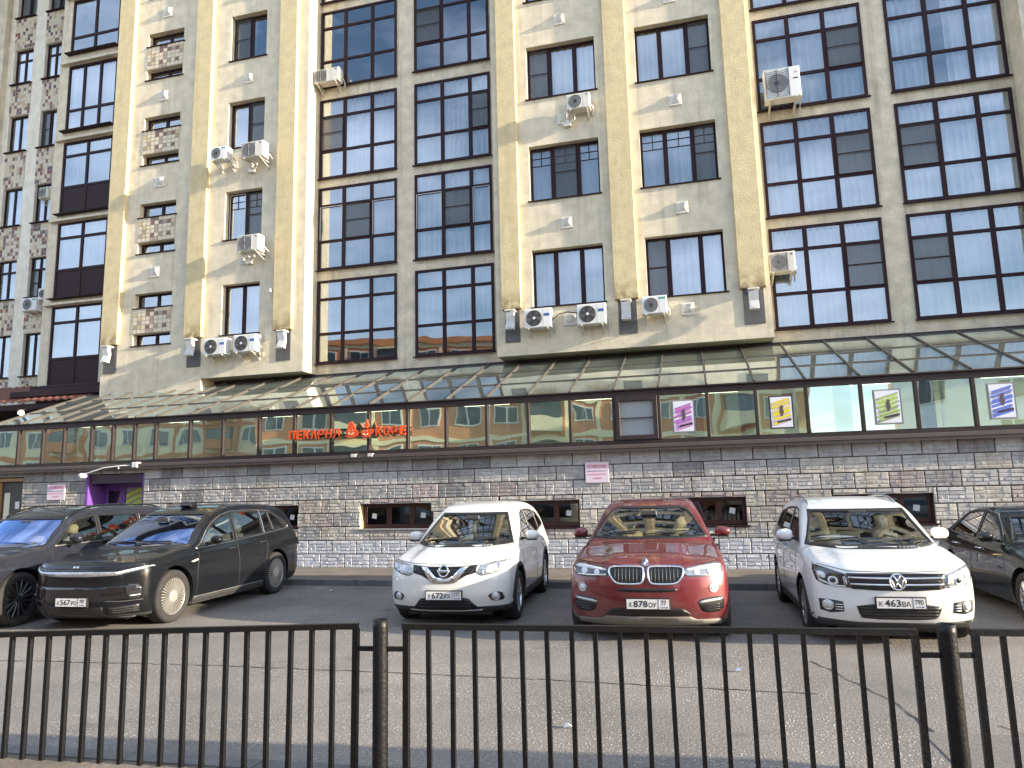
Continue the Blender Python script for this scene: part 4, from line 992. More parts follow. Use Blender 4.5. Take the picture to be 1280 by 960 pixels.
def fence_post(x, y, h, label):
    t = thing('fence_post', label, 'post', (x, y, 0), 'round posts of the black fence')
    mb = MB(); rn = random.Random(int(x * 10)); vs = []; n = 20; m = 24
    for j in range(m + 1):
        for k in range(n):
            a = 2 * math.pi * k / n; r_ = .050 + rn.uniform(-.0008, .0012); vs.append((r_ * math.cos(a), r_ * math.sin(a), h * j / m))
    for k in range(n): a = 2 * math.pi * k / n; vs.append((.042 * math.cos(a), .042 * math.sin(a), h))
    for k in range(n): a = 2 * math.pi * k / n; vs.append((.042 * math.cos(a), .042 * math.sin(a), h - .06))
    fs = [(j * n + k, j * n + (k + 1) % n, (j + 1) * n + (k + 1) % n, (j + 1) * n + k) for j in range(m + 2) for k in range(n)]
    fs.append([(m + 2) * n + k for k in range(n)])
    obj('tube', mb.add(vs, fs), M_fence, t, True)
    return t
FA, FB, FC = (-2.27, 4.45), (-1.925, 4.48), (1.145, 4.78)
p1_ = fence_panel((-5.35, 4.22), FA, .945, 1.045, 20, 'left railing panel of the black fence')
p2_ = fence_panel(FB, FC, 1.045, 1.03, 20, 'middle railing panel of the black fence, between the two round posts')
p3_ = fence_panel((1.47, 4.82), (4.4, 5.12), 1.03, 1.02, 19, 'right railing panel of the black fence, cut by the photo edge')
q1 = fence_post(-2.095, 4.465, 1.07, 'thick round black fence post between the left and middle railing panels')
q2 = fence_post(1.325, 4.80, 1.06, 'thick round black fence post at the right, between the middle and right railing panels')
for q, pa, pb in ((q1, FA, FB), (q2, FC, (1.47, 4.82))):
    for e, sgn in ((pa, -1), (pb, 1)):
        for z in (.885, .02):
            mb = MB(); dx, dy = e[0] - q.location.x, e[1] - q.location.y; mb.bar((dx * .3, dy * .3, z), (dx - .016 * sgn, dy, z), .028, .028); obj('connector', mb, M_fence, q)

# ------------------------------------------------------------------ buildings across the street (behind the camera, seen only mirrored in the glass)
def opposite(name, label, x0, x1, y, h, mw, mb_, seed, bands=True, step=3.0):
    t = thing(name, label, 'building', ((x0 + x1) / 2, y, 0), None, R(-14)); cx = (x0 + x1) / 2; rn = random.Random(seed)
    w = MB(); w.box(x0 - cx, x1 - cx, -12, 0, 0, h); w.box(x0 - cx - .3, x1 - cx + .3, -12.3, .3, h, h + .5); obj('wall', w, mw, t)
    n = int((x1 - x0) / step); fr = MB(); gl = MB(); ba = MB(); bal = MB()
    for k in range(int(h / 3)):
        z = .9 + 3 * k
        if bands: ba.box(x0 - cx, x1 - cx, 0, .08, z + 1.75, z + 2.1)
        for i in range(n):
            x = x0 - cx + step * (i + .5); 
            if i % 5 == 2: bal.box(x - 1.3, x + 1.3, 0, 1.0, z - .6, z + .4); gl.box(x - 1.2, x + 1.2, 0, .7, z + .4, z + 1.6); bal.box(x - 1.3, x + 1.3, 0, .95, z + 1.6, z + 1.75); continue
            if i % 5 in (1, 3) and bands: ba.box(x - 1.5, x - 1.15, 0, .05, z - .9, z + 1.75); ba.box(x + 1.15, x + 1.5, 0, .05, z - .9, z + 1.75)
            fr.box(x - .85, x + .85, 0, .06, z, z + 1.5)
            for s_ in (-1, 1): gl.box(x + s_ * .41 - .34, x + s_ * .41 + .34, .05, .09, z + .1, z + 1.4)
    obj('window_frames', fr, M_white, t, kind='stuff'); obj('window_panes', gl, mat('opp_glass', (.05, .07, .1), .05, spec=.8), t, kind='stuff'); obj('balconies', bal, mb_, t, kind='stuff')
    if bands: obj('cream_bands', ba, mb_, t)
    return t
M_brick = mat('brick_orange', (0.58, 0.25, 0.12), .85, noise=.2, nscale=1.2)
M_crm = mat('cream_render', (0.78, 0.70, 0.48), .85, noise=.1, nscale=1)
M_pnl = mat('panel_white', (0.80, 0.84, 0.88), .8, noise=.1, nscale=.8)
opposite('brick_house', 'orange brick and cream apartment house across the street', -34, 9, -22, 15, M_brick, M_crm, 1)
opposite('cream_house', 'cream rendered apartment house across the street, left', -82, -38, -24, 13.5, M_crm, M_brick, 2)
opposite('panel_house', 'pale panel house across the street, right', 13, 34, -20, 12, M_pnl, M_pnl, 3, False, 4.5).rotation_euler = (0, 0, R(12))
# ------------------------------------------------------------------ cars: shape functions (numpy)
def pchip(pts, n=600, ext=True):
    """smooth monotone curve through (t, v) points, returned as a fast lookup"""
    t = np.array([p[0] for p in pts], float); v = np.array([p[1] for p in pts], float)
    h = np.diff(t); dl = np.diff(v) / h; m = np.zeros(len(t))
    for i in range(1, len(t) - 1):
        if dl[i - 1] * dl[i] > 0:
            w1, w2 = 2 * h[i] + h[i - 1], h[i] + 2 * h[i - 1]; m[i] = (w1 + w2) / (w1 / dl[i - 1] + w2 / dl[i])
    m[0], m[-1] = dl[0], dl[-1]
    T = np.linspace(t[0], t[-1], n); k = np.clip(np.searchsorted(t, T, side='right') - 1, 0, len(t) - 2)
    s = (T - t[k]) / h[k]
    V = (1 + 2 * s) * (1 - s) ** 2 * v[k] + s * (1 - s) ** 2 * h[k] * m[k] + s * s * (3 - 2 * s) * v[k + 1] + s * s * (s - 1) * h[k] * m[k + 1]
    return lambda q: np.interp(q, T, V)

def smax(a, b, r):
    h = np.clip(0.5 + 0.5 * (a - b) / r, 0, 1); return b * (1 - h) + a * h + r * h * (1 - h)
def smin(a, b, r): return -smax(-a, -b, r)

class CarShape:
    def __init__(s, P):
        s.P = P; s.L = P['L']; s.hw = P['W'] / 2
        s.plan = pchip(P['plan']); s.side = pchip(P['side']); s.nose = pchip(P['nose']); s.tail = pchip(P['tail'])
        s.top = pchip(P['top']); s.zb = pchip(P['bottom']); s.G = pchip(P['glass']); s.roof = pchip(P['roof'])
        s.gplan = pchip(P.get('gplan', [(0, 0), (P['L'], 0.001)]))
    def f(s, x, y, z):
        P = s.P; ax = np.abs(x); q = ax / s.hw
        d1 = ax - (s.plan(y) - s.side(z))
        for ya in P['axles']:       # wheel arch swelling
            d1 = d1 - P.get('flare', .02) * np.exp(-((y - ya) / .42) ** 2) * np.exp(-((z - .5) / .28) ** 2)
        if 'crease' in P:           # character line: (z front, z rear, depth)
            c0, c1, dp = P['crease']; zc = c0 + (c1 - c0) * y / s.L
            d1 = d1 + dp * np.exp(-((z - zc + .05) / .05) ** 2)
        nf = s.nose(z) + P.get('kn', .3) * q ** P.get('pn', 3.0)
        d2 = (nf - y) * P.get('nn', .9)
        rf = s.tail(z) + P.get('kt', .25) * q ** 3.0
        d3 = (y - (s.L - rf)) * .9
        tp = s.top(y) - P.get('crown', .05) * q ** 2.2
        if 'hood' in P:             # raised hood centre between soft edges: (half width, height, y end)
            w_, hgt, ye = P['hood']; tp = tp + hgt / (1 + np.exp((ax - w_) / .025)) * np.clip((ye - y) / .2, 0, 1)
        d4 = (z - tp) * .93
        d5 = s.zb(y) - z
        r = P.get('r', .05)
        lo = smax(smax(d1, d4, P.get('rs', .09)), smax(smax(d2, d3, .03), d5, .04), r)
        g1 = (ax - (s.G(z) - s.gplan(y))) * .93
        yy = y + P.get('cw', .12) * q ** 2 * np.where(y < s.L * .55, -1, 1)
        e = .01; sl = (s.roof(yy + e) - s.roof(yy - e)) / (2 * e)
        g2 = (z - (s.roof(yy) - P.get('rcrown', .05) * q ** 2)) / np.sqrt(1 + sl * sl)
        gr = smax(smax(g1, g2, P.get('rg', .07)), P['belt'] - .25 - z, .03)
        return smin(lo, gr, P.get('rb', .035))
    def grad(s, x, y, z, e=.004):
        g = np.stack([s.f(x + e, y, z) - s.f(x - e, y, z), s.f(x, y + e, z) - s.f(x, y - e, z), s.f(x, y, z + e) - s.f(x, y, z - e)], -1) / (2 * e)
        return g
    def project(s, p, it=6):
        p = np.array(p, float)
        for _ in range(it):
            v = s.f(p[:, 0], p[:, 1], p[:, 2]); g = s.grad(p[:, 0], p[:, 1], p[:, 2]); n2 = np.maximum((g * g).sum(1), .05)
            p -= g * (v / n2)[:, None] * .9
        return p
    def cast(s, o, d, tmax=4.0, step=.02):
        """march rays (arrays) from outside; returns hit points"""
        o = np.array(o, float); d = np.array(d, float); n = len(o); t = np.zeros(n); hit = np.zeros(n, bool); lo = np.zeros(n)
        prev = np.zeros(n)
        while t.max() < tmax and not hit.all():
            p = o + d * t[:, None]; v = s.f(p[:, 0], p[:, 1], p[:, 2]); new = (v < 0) & ~hit
            hit |= new; lo = np.where(hit, lo, t); t = np.where(hit, t, t + np.maximum(step * .25, np.minimum(v * .5, .2)))
        a, b = lo, t
        for _ in range(14):
            m = (a + b) / 2; p = o + d * m[:, None]; v = s.f(p[:, 0], p[:, 1], p[:, 2]); a = np.where(v > 0, m, a); b = np.where(v > 0, b, m)
        return o + d * b[:, None], hit

def surface_nets(fn, lo, hi, h):
    nx, ny, nz = [int(math.ceil((hi[i] - lo[i]) / h)) + 1 for i in range(3)]
    X, Y, Z = np.meshgrid(lo[0] + h * np.arange(nx), lo[1] + h * np.arange(ny), lo[2] + h * np.arange(nz), indexing='ij')
    F = fn(X.ravel(), Y.ravel(), Z.ravel()).reshape(X.shape); S = F < 0
    c = [S[i:nx - 1 + i, j:ny - 1 + j, k:nz - 1 + k] for i in (0, 1) for j in (0, 1) for k in (0, 1)]
    tot = sum(a.astype(int) for a in c); act = (tot > 0) & (tot < 8)
    idx = -np.ones(act.shape, int); idx[act] = np.arange(act.sum())
    acc = np.zeros(act.shape + (3,)); cnt = np.zeros(act.shape)
    def sl(i, j, k): return (slice(i, nx - 1 + i), slice(j, ny - 1 + j), slice(k, nz - 1 + k))
    for ax in range(3):
        for u in (0, 1):
            for v in (0, 1):
                a = [0, 0, 0]; o = [q for q in range(3) if q != ax]; a[o[0]], a[o[1]] = u, v; b = list(a); b[ax] = 1
                fa, fb = F[sl(*a)], F[sl(*b)]; m = (fa < 0) != (fb < 0); t = np.where(m, fa / np.where(m, fa - fb, 1), 0)
                pos = np.zeros(act.shape + (3,)); pos[..., o[0]] = u; pos[..., o[1]] = v; pos[..., ax] = t
                acc += pos * m[..., None]; cnt += m
    base = np.stack([X[:-1, :-1, :-1], Y[:-1, :-1, :-1], Z[:-1, :-1, :-1]], -1)
    V = base[act] + acc[act] / np.maximum(cnt[act], 1)[:, None] * h
    quads = []
    for ax in range(3):
        o = [(1, 2), (2, 0), (0, 1)][ax]
        s0 = [slice(1, -1)] * 3; s0[ax] = slice(0, -1); s1 = [slice(1, -1)] * 3; s1[ax] = slice(1, None)
        A, B = S[tuple(s0)], S[tuple(s1)]; m = A != B; I = np.argwhere(m)
        off = np.array([1, 1, 1]); off[ax] = 0; I = I + off
        def g(du, dv):
            J = I.copy(); J[:, o[0]] -= du; J[:, o[1]] -= dv; return idx[J[:, 0], J[:, 1], J[:, 2]]
        q = np.stack([g(1, 1), g(0, 1), g(0, 0), g(1, 0)], 1); inside = A[m]
        q[~inside] = q[~inside][:, ::-1]
        quads.append(q)
    return V, np.concatenate(quads)
def hwp(W, a, b): return W / 2 + 0 * a
CARS = {}
def _c(name, **P): CARS[name] = P
def _plan(h, L, f=.10, r=.12): return [(-.2, h - f - .03), (0, h - f), (.5, h - .02), (1.0, h), (L - 1.0, h), (L - .45, h - .035), (L, h - r), (L + .2, h - r - .05)]
def _side(t=0.0): return [(0, .10), (.2, .05), (.36, .015), (.6, 0), (.8, .008), (.95, .035), (1.1, .09 + t), (1.3, .22 + t), (1.8, .6)]
_c('white_crossover', L=4.64, W=1.82, axles=(.94, 3.645), R=.352, pos=(-3.54, 9.56, 4.0), belt=1.05, kn=.34, pn=3.0, cw=.16, hood=(.52, .022, 1.1),
   nose=[(0, .3), (.15, .20), (.30, .06), (.5, 0), (.64, .0), (.76, .02), (.88, .08), (1.0, .22), (1.15, .6), (1.8, 1.6)],
   tail=[(0, .3), (.2, .15), (.4, .03), (.6, 0), (.9, .03), (1.1, .10), (1.5, .4), (1.8, .8)],
   top=[(-.2, .6), (0, .80), (.1, .885), (.3, .955), (.7, 1.03), (1.15, 1.09), (2, 1.08), (4.2, 1.12), (4.64, 1.08), (4.9, 1.0)],
   bottom=[(-.1, .30), (.0, .25), (.5, .21), (4, .21), (4.64, .32), (4.8, .4)], plan=_plan(.91, 4.64), side=_side(),
   glass=[(0, .91), (.8, .88), (1.05, .82), (1.3, .75), (1.5, .67), (1.7, .57), (2, .4)],
   roof=[(-.2, -.2), (.6, .70), (1.1, 1.06), (1.6, 1.36), (1.95, 1.55), (2.25, 1.645), (2.8, 1.695), (3.5, 1.67), (4.05, 1.59), (4.3, 1.45), (4.5, 1.15), (4.75, .6), (5.2, -.4)])
_c('red_coupe_suv', L=4.91, W=1.99, axles=(.87, 3.80), R=.375, pos=(-.72, 8.93, 1.8), belt=1.10, kn=.36, pn=3.0, cw=.18, hood=(.50, .02, 1.3), flare=.03,
   nose=[(0, .3), (.18, .20), (.33, .06), (.5, 0), (.66, .005), (.80, .03), (.92, .10), (1.02, .26), (1.15, .6), (1.8, 1.6)],
   tail=[(0, .3), (.2, .15), (.4, .03), (.6, 0), (.9, .03), (1.15, .08), (1.3, .3), (1.8, 1.2)],
   top=[(-.2, .6), (0, .83), (.12, .93), (.35, 1.0), (.8, 1.07), (1.35, 1.13), (2.2, 1.11), (4.3, 1.18), (4.91, 1.12), (5.1, 1.0)],
   bottom=[(-.1, .30), (.0, .24), (.5, .21), (4.2, .21), (4.91, .34), (5.1, .4)], plan=_plan(.995, 4.91, .09), side=_side(),
   glass=[(0, 1.0), (.8, .96), (1.10, .88), (1.3, .80), (1.5, .71), (1.7, .60), (2, .4)],
   roof=[(-.2, -.2), (.8, .76), (1.3, 1.10), (1.85, 1.42), (2.2, 1.58), (2.55, 1.665), (2.95, 1.69), (3.6, 1.62), (4.2, 1.42), (4.7, 1.18), (4.95, .9), (5.3, .2)])
_c('white_suv', L=4.43, W=1.81, axles=(.87, 3.474), R=.345, pos=(2.07, 9.12, 1.2), belt=1.06, kn=.30, pn=3.4, cw=.14, hood=(.55, .018, 1.0),
   nose=[(0, .3), (.15, .20), (.33, .05), (.5, 0), (.7, .0), (.84, .02), (.94, .09), (1.05, .32), (1.8, 1.6)],
   tail=[(0, .3), (.2, .15), (.4, .03), (.6, 0), (.9, .02), (1.1, .06), (1.5, .25), (1.8, .6)],
   top=[(-.2, .6), (0, .82), (.1, .92), (.3, .985), (.7, 1.05), (1.08, 1.10), (2, 1.09), (4.0, 1.12), (4.43, 1.08), (4.7, 1.0)],
   bottom=[(-.1, .28), (.0, .24), (.5, .2), (4, .2), (4.43, .32), (4.6, .4)], plan=_plan(.905, 4.43), side=_side(),
   glass=[(0, .9), (.8, .87), (1.06, .815), (1.3, .75), (1.5, .68), (1.68, .58), (2, .4)],
   roof=[(-.2, -.2), (.55, .70), (1.05, 1.08), (1.45, 1.34), (1.8, 1.54), (2.1, 1.625), (2.6, 1.665), (3.4, 1.64), (3.9, 1.57), (4.12, 1.4), (4.3, 1.15), (4.5, .7), (5, -.3)])
_c('black_suv', L=5.08, W=1.99, axles=(.93, 3.93), R=.392, pos=(-8.88, 8.60, 3.0), belt=1.12, kn=.42, pn=3.2, cw=.2, flare=.02,
   nose=[(0, .3), (.2, .12), (.35, .03), (.5, 0), (.78, .008), (.90, .04), (1.0, .14), (1.1, .42), (1.8, 1.6)],
   tail=[(0, .3), (.2, .15), (.4, .03), (.6, 0), (.9, .02), (1.15, .06), (1.5, .25), (1.8, .55)],
   top=[(-.2, .6), (0, .86), (.12, .95), (.4, 1.01), (1.0, 1.09), (1.35, 1.13), (2.2, 1.12), (4.4, 1.17), (5.08, 1.12), (5.3, 1.0)],
   bottom=[(-.1, .28), (.0, .22), (.5, .19), (4.4, .19), (5.08, .32), (5.3, .4)], plan=_plan(.995, 5.08, .10), side=_side(),
   glass=[(0, 1.0), (.8, .97), (1.12, .89), (1.3, .83), (1.55, .73), (1.78, .62), (2.1, .4)],
   roof=[(-.2, -.2), (.8, .76), (1.25, 1.08), (1.8, 1.42), (2.25, 1.63), (2.65, 1.715), (3.2, 1.75), (4.0, 1.73), (4.55, 1.65), (4.8, 1.47), (4.97, 1.18), (5.15, .8), (5.6, -.2)])
_c('dark_grey_suv', L=5.15, W=2.0, axles=(.88, 4.0), R=.40, pos=(-11.17, 8.04, 4.9), belt=1.12, kn=.32, pn=3.2, cw=.16, flare=.035,
   nose=[(0, .3), (.2, .12), (.35, .03), (.5, 0), (.8, .01), (.95, .05), (1.05, .16), (1.15, .42), (1.8, 1.6)],
   tail=[(0, .3), (.2, .15), (.4, .03), (.6, 0), (.9, .02), (1.15, .05), (1.5, .2), (1.9, .5)],
   top=[(-.2, .6), (0, .92), (.12, 1.0), (.4, 1.06), (1.0, 1.12), (1.35, 1.16), (2.2, 1.14), (4.4, 1.17), (5.15, 1.12), (5.4, 1.0)],
   bottom=[(-.1, .28), (.0, .22), (.5, .2), (4.4, .2), (5.15, .32), (5.4, .4)], plan=_plan(1.0, 5.15, .10), side=_side(),
   glass=[(0, 1.0), (.8, .97), (1.12, .90), (1.3, .85), (1.55, .76), (1.8, .66), (2.1, .45)],
   roof=[(-.2, -.2), (.85, .80), (1.3, 1.12), (1.8, 1.45), (2.15, 1.65), (2.55, 1.74), (3.2, 1.77), (4.2, 1.75), (4.75, 1.68), (4.95, 1.5), (5.07, 1.2), (5.2, .8), (5.6, -.2)])
_c('black_sedan', L=4.83, W=1.82, axles=(.96, 3.735), R=.325, pos=(4.90, 10.02, 0.0), belt=.95, kn=.34, pn=3.0, cw=.18, r=.05,
   nose=[(0, .3), (.15, .20), (.33, .04), (.5, 0), (.62, .02), (.72, .08), (.82, .22), (.95, .6), (1.8, 1.8)],
   tail=[(0, .3), (.2, .15), (.4, .03), (.6, 0), (.85, .02), (1.0, .06), (1.2, .4), (1.6, 1.2)],
   top=[(-.2, .5), (0, .66), (.1, .74), (.4, .83), (.9, .90), (1.4, .95), (2.2, .97), (4.0, 1.02), (4.5, 1.05), (4.83, 1.01), (5.1, .9)],
   bottom=[(-.1, .24), (.0, .2), (.5, .17), (4.2, .17), (4.83, .28), (5.1, .4)], plan=_plan(.91, 4.83), side=[(0, .10), (.2, .04), (.36, .01), (.55, 0), (.75, .015), (.9, .06), (1.02, .13), (1.3, .3), (1.8, .6)],
   glass=[(0, .9), (.75, .87), (.95, .80), (1.15, .71), (1.35, .60), (1.45, .54), (1.8, .4)],
   roof=[(-.2, -.1), (1.0, .66), (1.45, .95), (2.1, 1.27), (2.5, 1.40), (3.0, 1.45), (3.5, 1.42), (3.95, 1.28), (4.4, 1.06), (4.6, .92), (5.1, .3)])
# ------------------------------------------------------------------ cars: mesh building
def np_mesh(name, V, F, m, smooth=True):
    me = bpy.data.meshes.new(name); me.from_pydata([tuple(v) for v in V], [], [tuple(int(i) for i in f) for f in F])
    for q in (m if isinstance(m, (list, tuple)) else [m]): me.materials.append(q)
    if smooth: me.shade_smooth()
    me.update(); return me

def poly_subdiv(poly, h):
    out = []
    for i in range(len(poly)):
        a, b = Vector(poly[i]), Vector(poly[(i + 1) % len(poly)]); n = max(1, int(math.ceil((b - a).length / h)))
        out += [a.lerp(b, k / n) for k in range(n)]
    return out
def in_poly(x, y, poly):
    c = False; n = len(poly)
    for i in range(n):
        x1, y1 = poly[i]; x2, y2 = poly[(i + 1) % n]
        if (y1 > y) != (y2 > y) and x < (x2 - x1) * (y - y1) / (y2 - y1) + x1: c = not c
    return c
def smooth_poly(poly, it=2, k=.22):
    """round the corners of an outline"""
    P = [Vector(p[:2]) for p in poly]
    for _ in range(it):
        Q = []
        for i in range(len(P)):
            a, b = P[i], P[(i + 1) % len(P)]; Q += [a.lerp(b, k), a.lerp(b, 1 - k)]
        P = Q
    return [tuple(p) for p in P]
def grow(poly, d):
    """move an outline outwards by d"""
    P = [Vector(p[:2]) for p in poly]; n = len(P)
    A = sum(P[i].x * P[(i + 1) % n].y - P[(i + 1) % n].x * P[i].y for i in range(n)); s = 1 if A > 0 else -1; out = []
    for i in range(n):
        a, b, c = P[i - 1], P[i], P[(i + 1) % n]; e1 = (b - a); e2 = (c - b)
        if e1.length < 1e-6 or e2.length < 1e-6: out.append(tuple(b)); continue
        e1.normalize(); e2.normalize(); n1 = Vector((e1.y, -e1.x)) * s; n2 = Vector((e2.y, -e2.x)) * s; m = n1 + n2
        if m.length < 1e-3: m = n1.copy()
        m.normalize(); out.append(tuple(b + m * (d / max(.45, m.dot(n1)))))
    return out

class Car:
    def __init__(s, key, label, cat, paint, group=None, h=.038):
        P = CARS[key]; s.P = P; s.S = CarShape(P); s.root = thing(P.get('name', key), label, cat, (P['pos'][0], P['pos'][1], 0), group, R(P['pos'][2])); s.paint = paint; s.h = h
        s.cuts = []
    # conforming patches ---------------------------------------------------
    def cast2(s, pts, view):
        n = len(pts); q = np.array([(p[0], p[1]) for p in pts], float)
        if view == 'f': o = np.stack([q[:, 0], -np.ones(n), q[:, 1]], 1); d = np.tile([0., 1., 0.], (n, 1))
        elif view == 'r': o = np.stack([q[:, 0], np.full(n, s.S.L + 1), q[:, 1]], 1); d = np.tile([0., -1., 0.], (n, 1))
        elif view == 't': o = np.stack([q[:, 0], q[:, 1], np.full(n, 2.5)], 1); d = np.tile([0., 0., -1.], (n, 1))
        else:
            sg = 1 if view == 's+' else -1
            o = np.stack([np.full(n, 2.0 * sg), q[:, 0], q[:, 1]], 1); d = np.tile([-1. * sg, 0., 0.], (n, 1))
        return s.S.cast(o, d, tmax=5)
    def patch(s, name, poly, m, view='f', off=.006, th=.012, holes=(), par=None, h=.045, smooth=True, label=None):
        b = poly_subdiv(poly, h); pts = list(b); edges = [(i, (i + 1) % len(b)) for i in range(len(b))]; loops = [(0, len(b))]
        for hl in holes:
            q = poly_subdiv(hl, h); k = len(pts); pts += q; edges += [(k + i, k + (i + 1) % len(q)) for i in range(len(q))]; loops.append((k, len(q)))
        xs = [p[0] for p in b]; ys = [p[1] for p in b]; g = h * .9; nb = len(pts); P_ = [tuple(p) for p in b]
        x = min(xs) + g / 2
        while x < max(xs):
            y = min(ys) + g / 2
            while y < max(ys):
                if in_poly(x, y, P_) and not any(in_poly(x, y, hl) for hl in holes):
                    if min((Vector((x, y)) - p).length for p in pts[:nb]) > g * .45: pts.append(Vector((x, y)))
                y += g
            x += g
        vo_, eo_, fo_, ov, oe, of = delaunay_2d_cdt([Vector(p) for p in pts], edges, [], 0, 1e-6)
        fo = []
        for f in fo_:
            c = sum((vo_[i] for i in f), Vector((0, 0))) / len(f)
            if in_poly(c[0], c[1], P_) and not any(in_poly(c[0], c[1], hl) for hl in holes): fo.append(list(f))
        hit, ok = s.cast2(vo_, view)
        g_ = s.S.grad(hit[:, 0], hit[:, 1], hit[:, 2]); g_ /= np.maximum(np.linalg.norm(g_, axis=1), 1e-6)[:, None]
        A, B = hit + g_ * off, hit + g_ * (off - th); n = len(hit)
        # orient outwards
        if fo:
            a, b_, c = [A[i] for i in fo[0][:3]]
            if np.dot(np.cross(b_ - a, c - a), g_[fo[0][0]]) < 0: fo = [f[::-1] for f in fo]
        F = [tuple(f) for f in fo]; ec = {}
        for f in fo:
            for i in range(len(f)): ec[(f[i], f[(i + 1) % len(f)])] = 1
        side = [(q[1], q[0], q[0] + n, q[1] + n) for q in ec if (q[1], q[0]) not in ec]
        me = np_mesh(name, np.concatenate([A, B]), F + side, m, smooth)
        if smooth:   # side walls flat
            sm = [True] * len(F) + [False] * len(side); me.polygons.foreach_set('use_smooth', sm)
        used = None
        o = obj(name, me, None, par or s.root)
        if label: o['label'] = label
        return o
    def line(s, name, pts, m, view='f', r=.006, off=.0, par=None, closed=False, n=6, flat=1.0):
        """bead or strip following the body surface"""
        P_ = [Vector(p[:2]) for p in pts]
        if closed: P_ = P_ + [P_[0]]
        q = []
        for i in range(len(P_) - 1):
            k = max(1, int((P_[i + 1] - P_[i]).length / .04)); q += [P_[i].lerp(P_[i + 1], j / k) for j in range(k)]
        q.append(P_[-1]); hit, ok = s.cast2(q, view); g_ = s.S.grad(hit[:, 0], hit[:, 1], hit[:, 2]); g_ /= np.maximum(np.linalg.norm(g_, axis=1), 1e-6)[:, None]
        c = hit + g_ * off; mb = MB(); mb.tube([tuple(v) for v in c], r, n); return obj(name, mb, m, par or s.root, True)
    def at(s, a, b, view='f', off=0.0):
        hit, ok = s.cast2([(a, b)], view); g_ = s.S.grad(hit[:, 0], hit[:, 1], hit[:, 2])[0]; g_ = g_ / np.linalg.norm(g_); return Vector(hit[0] + g_ * off), Vector(g_)
    # body --------------------------------------------------------------------
    def body(s, windscreen, sides, rear=None, clad=.0, cladm=None, grille_cuts=()):
        P, S, L, hw, h = s.P, s.S, s.S.L, s.S.hw, s.h
        V, Q = surface_nets(S.f, (-hw - .15, -.12, .08), (hw + .15, L + .15, P.get('H', 1.9)), h); V = S.project(V)
        me = np_mesh('body', V, Q, s.paint); o = obj('body', me, None, s.root)
        cut = []
        fi = lambda x, y, z: np.maximum(np.maximum(S.f(x, y, z) + .055, P['belt'] - .38 - z), np.maximum(P['roof'][2][0] - .25 - y, y - (L - .30)))
        V2, Q2 = surface_nets(fi, (-hw, .3, .5), (hw, L, 1.9), .06); cut.append(np_mesh('cut', V2, Q2, s.paint))
        def prism(poly, view, a, b):
            n = len(poly); A = sum(poly[i][0] * poly[(i + 1) % n][1] - poly[(i + 1) % n][0] * poly[i][1] for i in range(n))
            p = list(poly) if A > 0 else list(poly)[::-1]
            if view == 'f': vs = [(x, a, z) for x, z in p] + [(x, b, z) for x, z in p]; fs = [tuple(range(n)), tuple(range(2 * n - 1, n - 1, -1))] + [(k, n + k, n + (k + 1) % n, (k + 1) % n) for k in range(n)]
            else: vs = [(a, y, z) for y, z in p] + [(b, y, z) for y, z in p]; fs = [tuple(range(n))[::-1], tuple(range(n, 2 * n))] + [(k, (k + 1) % n, n + (k + 1) % n, n + k) for k in range(n)]
            return np_mesh('cut', vs, fs, s.paint, False)
        yb = P['roof'][2][0] - .3; cut.append(prism(windscreen, 'f', yb, 2.6))
        for w in sides: cut.append(prism(w, 's', -hw - .3, hw + .3))
        if rear: cut.append(prism(rear, 'f', L - 1.6, L + .3))
        for ya in P['axles']:
            for sg in (-1, 1):
                mb = MB(); n = 40; ra = P['R'] + .055; x0, x1 = (hw - .36) * sg, (hw + .3) * sg
                vs = [(x0, ya + ra * math.cos(2 * math.pi * k / n), P['R'] + .01 + ra * math.sin(2 * math.pi * k / n)) for k in range(n)] + [(x1, ya + ra * math.cos(2 * math.pi * k / n), P['R'] + .01 + ra * math.sin(2 * math.pi * k / n)) for k in range(n)]
                fs = [tuple(range(n)), tuple(range(2 * n - 1, n - 1, -1))] + [(k, n + k, n + (k + 1) % n, (k + 1) % n) for k in range(n)]
                if sg > 0: fs = [f[::-1] for f in fs]
                cut.append(np_mesh('cut', vs, fs, s.paint, False))
        for g, d in grille_cuts: cut.append(prism(g, 'f', -.5, d))
        tmp = []
        for c in cut:
            c.materials.clear(); c.materials.append(M_black)
            co = bpy.data.objects.new('cut', c); COL.objects.link(co); tmp.append(co)
            md = o.modifiers.new('b', 'BOOLEAN'); md.operation = 'DIFFERENCE'; md.object = co
            try: md.solver = 'MANIFOLD'
            except Exception: md.solver = 'EXACT'
            try: md.material_mode = 'TRANSFER'
            except Exception: pass
        mw = s.root.matrix_world.copy(); rl, rr_ = s.root.location.copy(), s.root.rotation_euler.copy()
        s.root.location = (0, 0, 0); s.root.rotation_euler = (0, 0, 0); bpy.context.view_layer.update()
        dg = bpy.context.evaluated_depsgraph_get(); new = bpy.data.meshes.new_from_object(o.evaluated_get(dg)); o.modifiers.clear()
        s.root.location = rl; s.root.rotation_euler = rr_
        for c in tmp: m_ = c.data; bpy.data.objects.remove(c); bpy.data.meshes.remove(m_)
        o.data = new; new.name = 'body'
        print(key_name(s), 'body faces', len(new.polygons), 'from', len(Q))
        mats = [m for m in new.materials]
        while len(new.materials) < 3: new.materials.append(M_black)
        new.materials[0] = s.paint; new.materials[1] = M_black; new.materials[2] = cladm or M_clad
        if clad:
            bm = bmesh.new(); bm.from_mesh(new); bmesh.ops.bisect_plane(bm, geom=bm.verts[:] + bm.edges[:] + bm.faces[:], plane_co=(0, 0, clad), plane_no=(0, 0, 1)); bm.to_mesh(new); bm.free()
        n = len(new.vertices); co = np.zeros(n * 3); new.vertices.foreach_get('co', co); co = co.reshape(-1, 3)
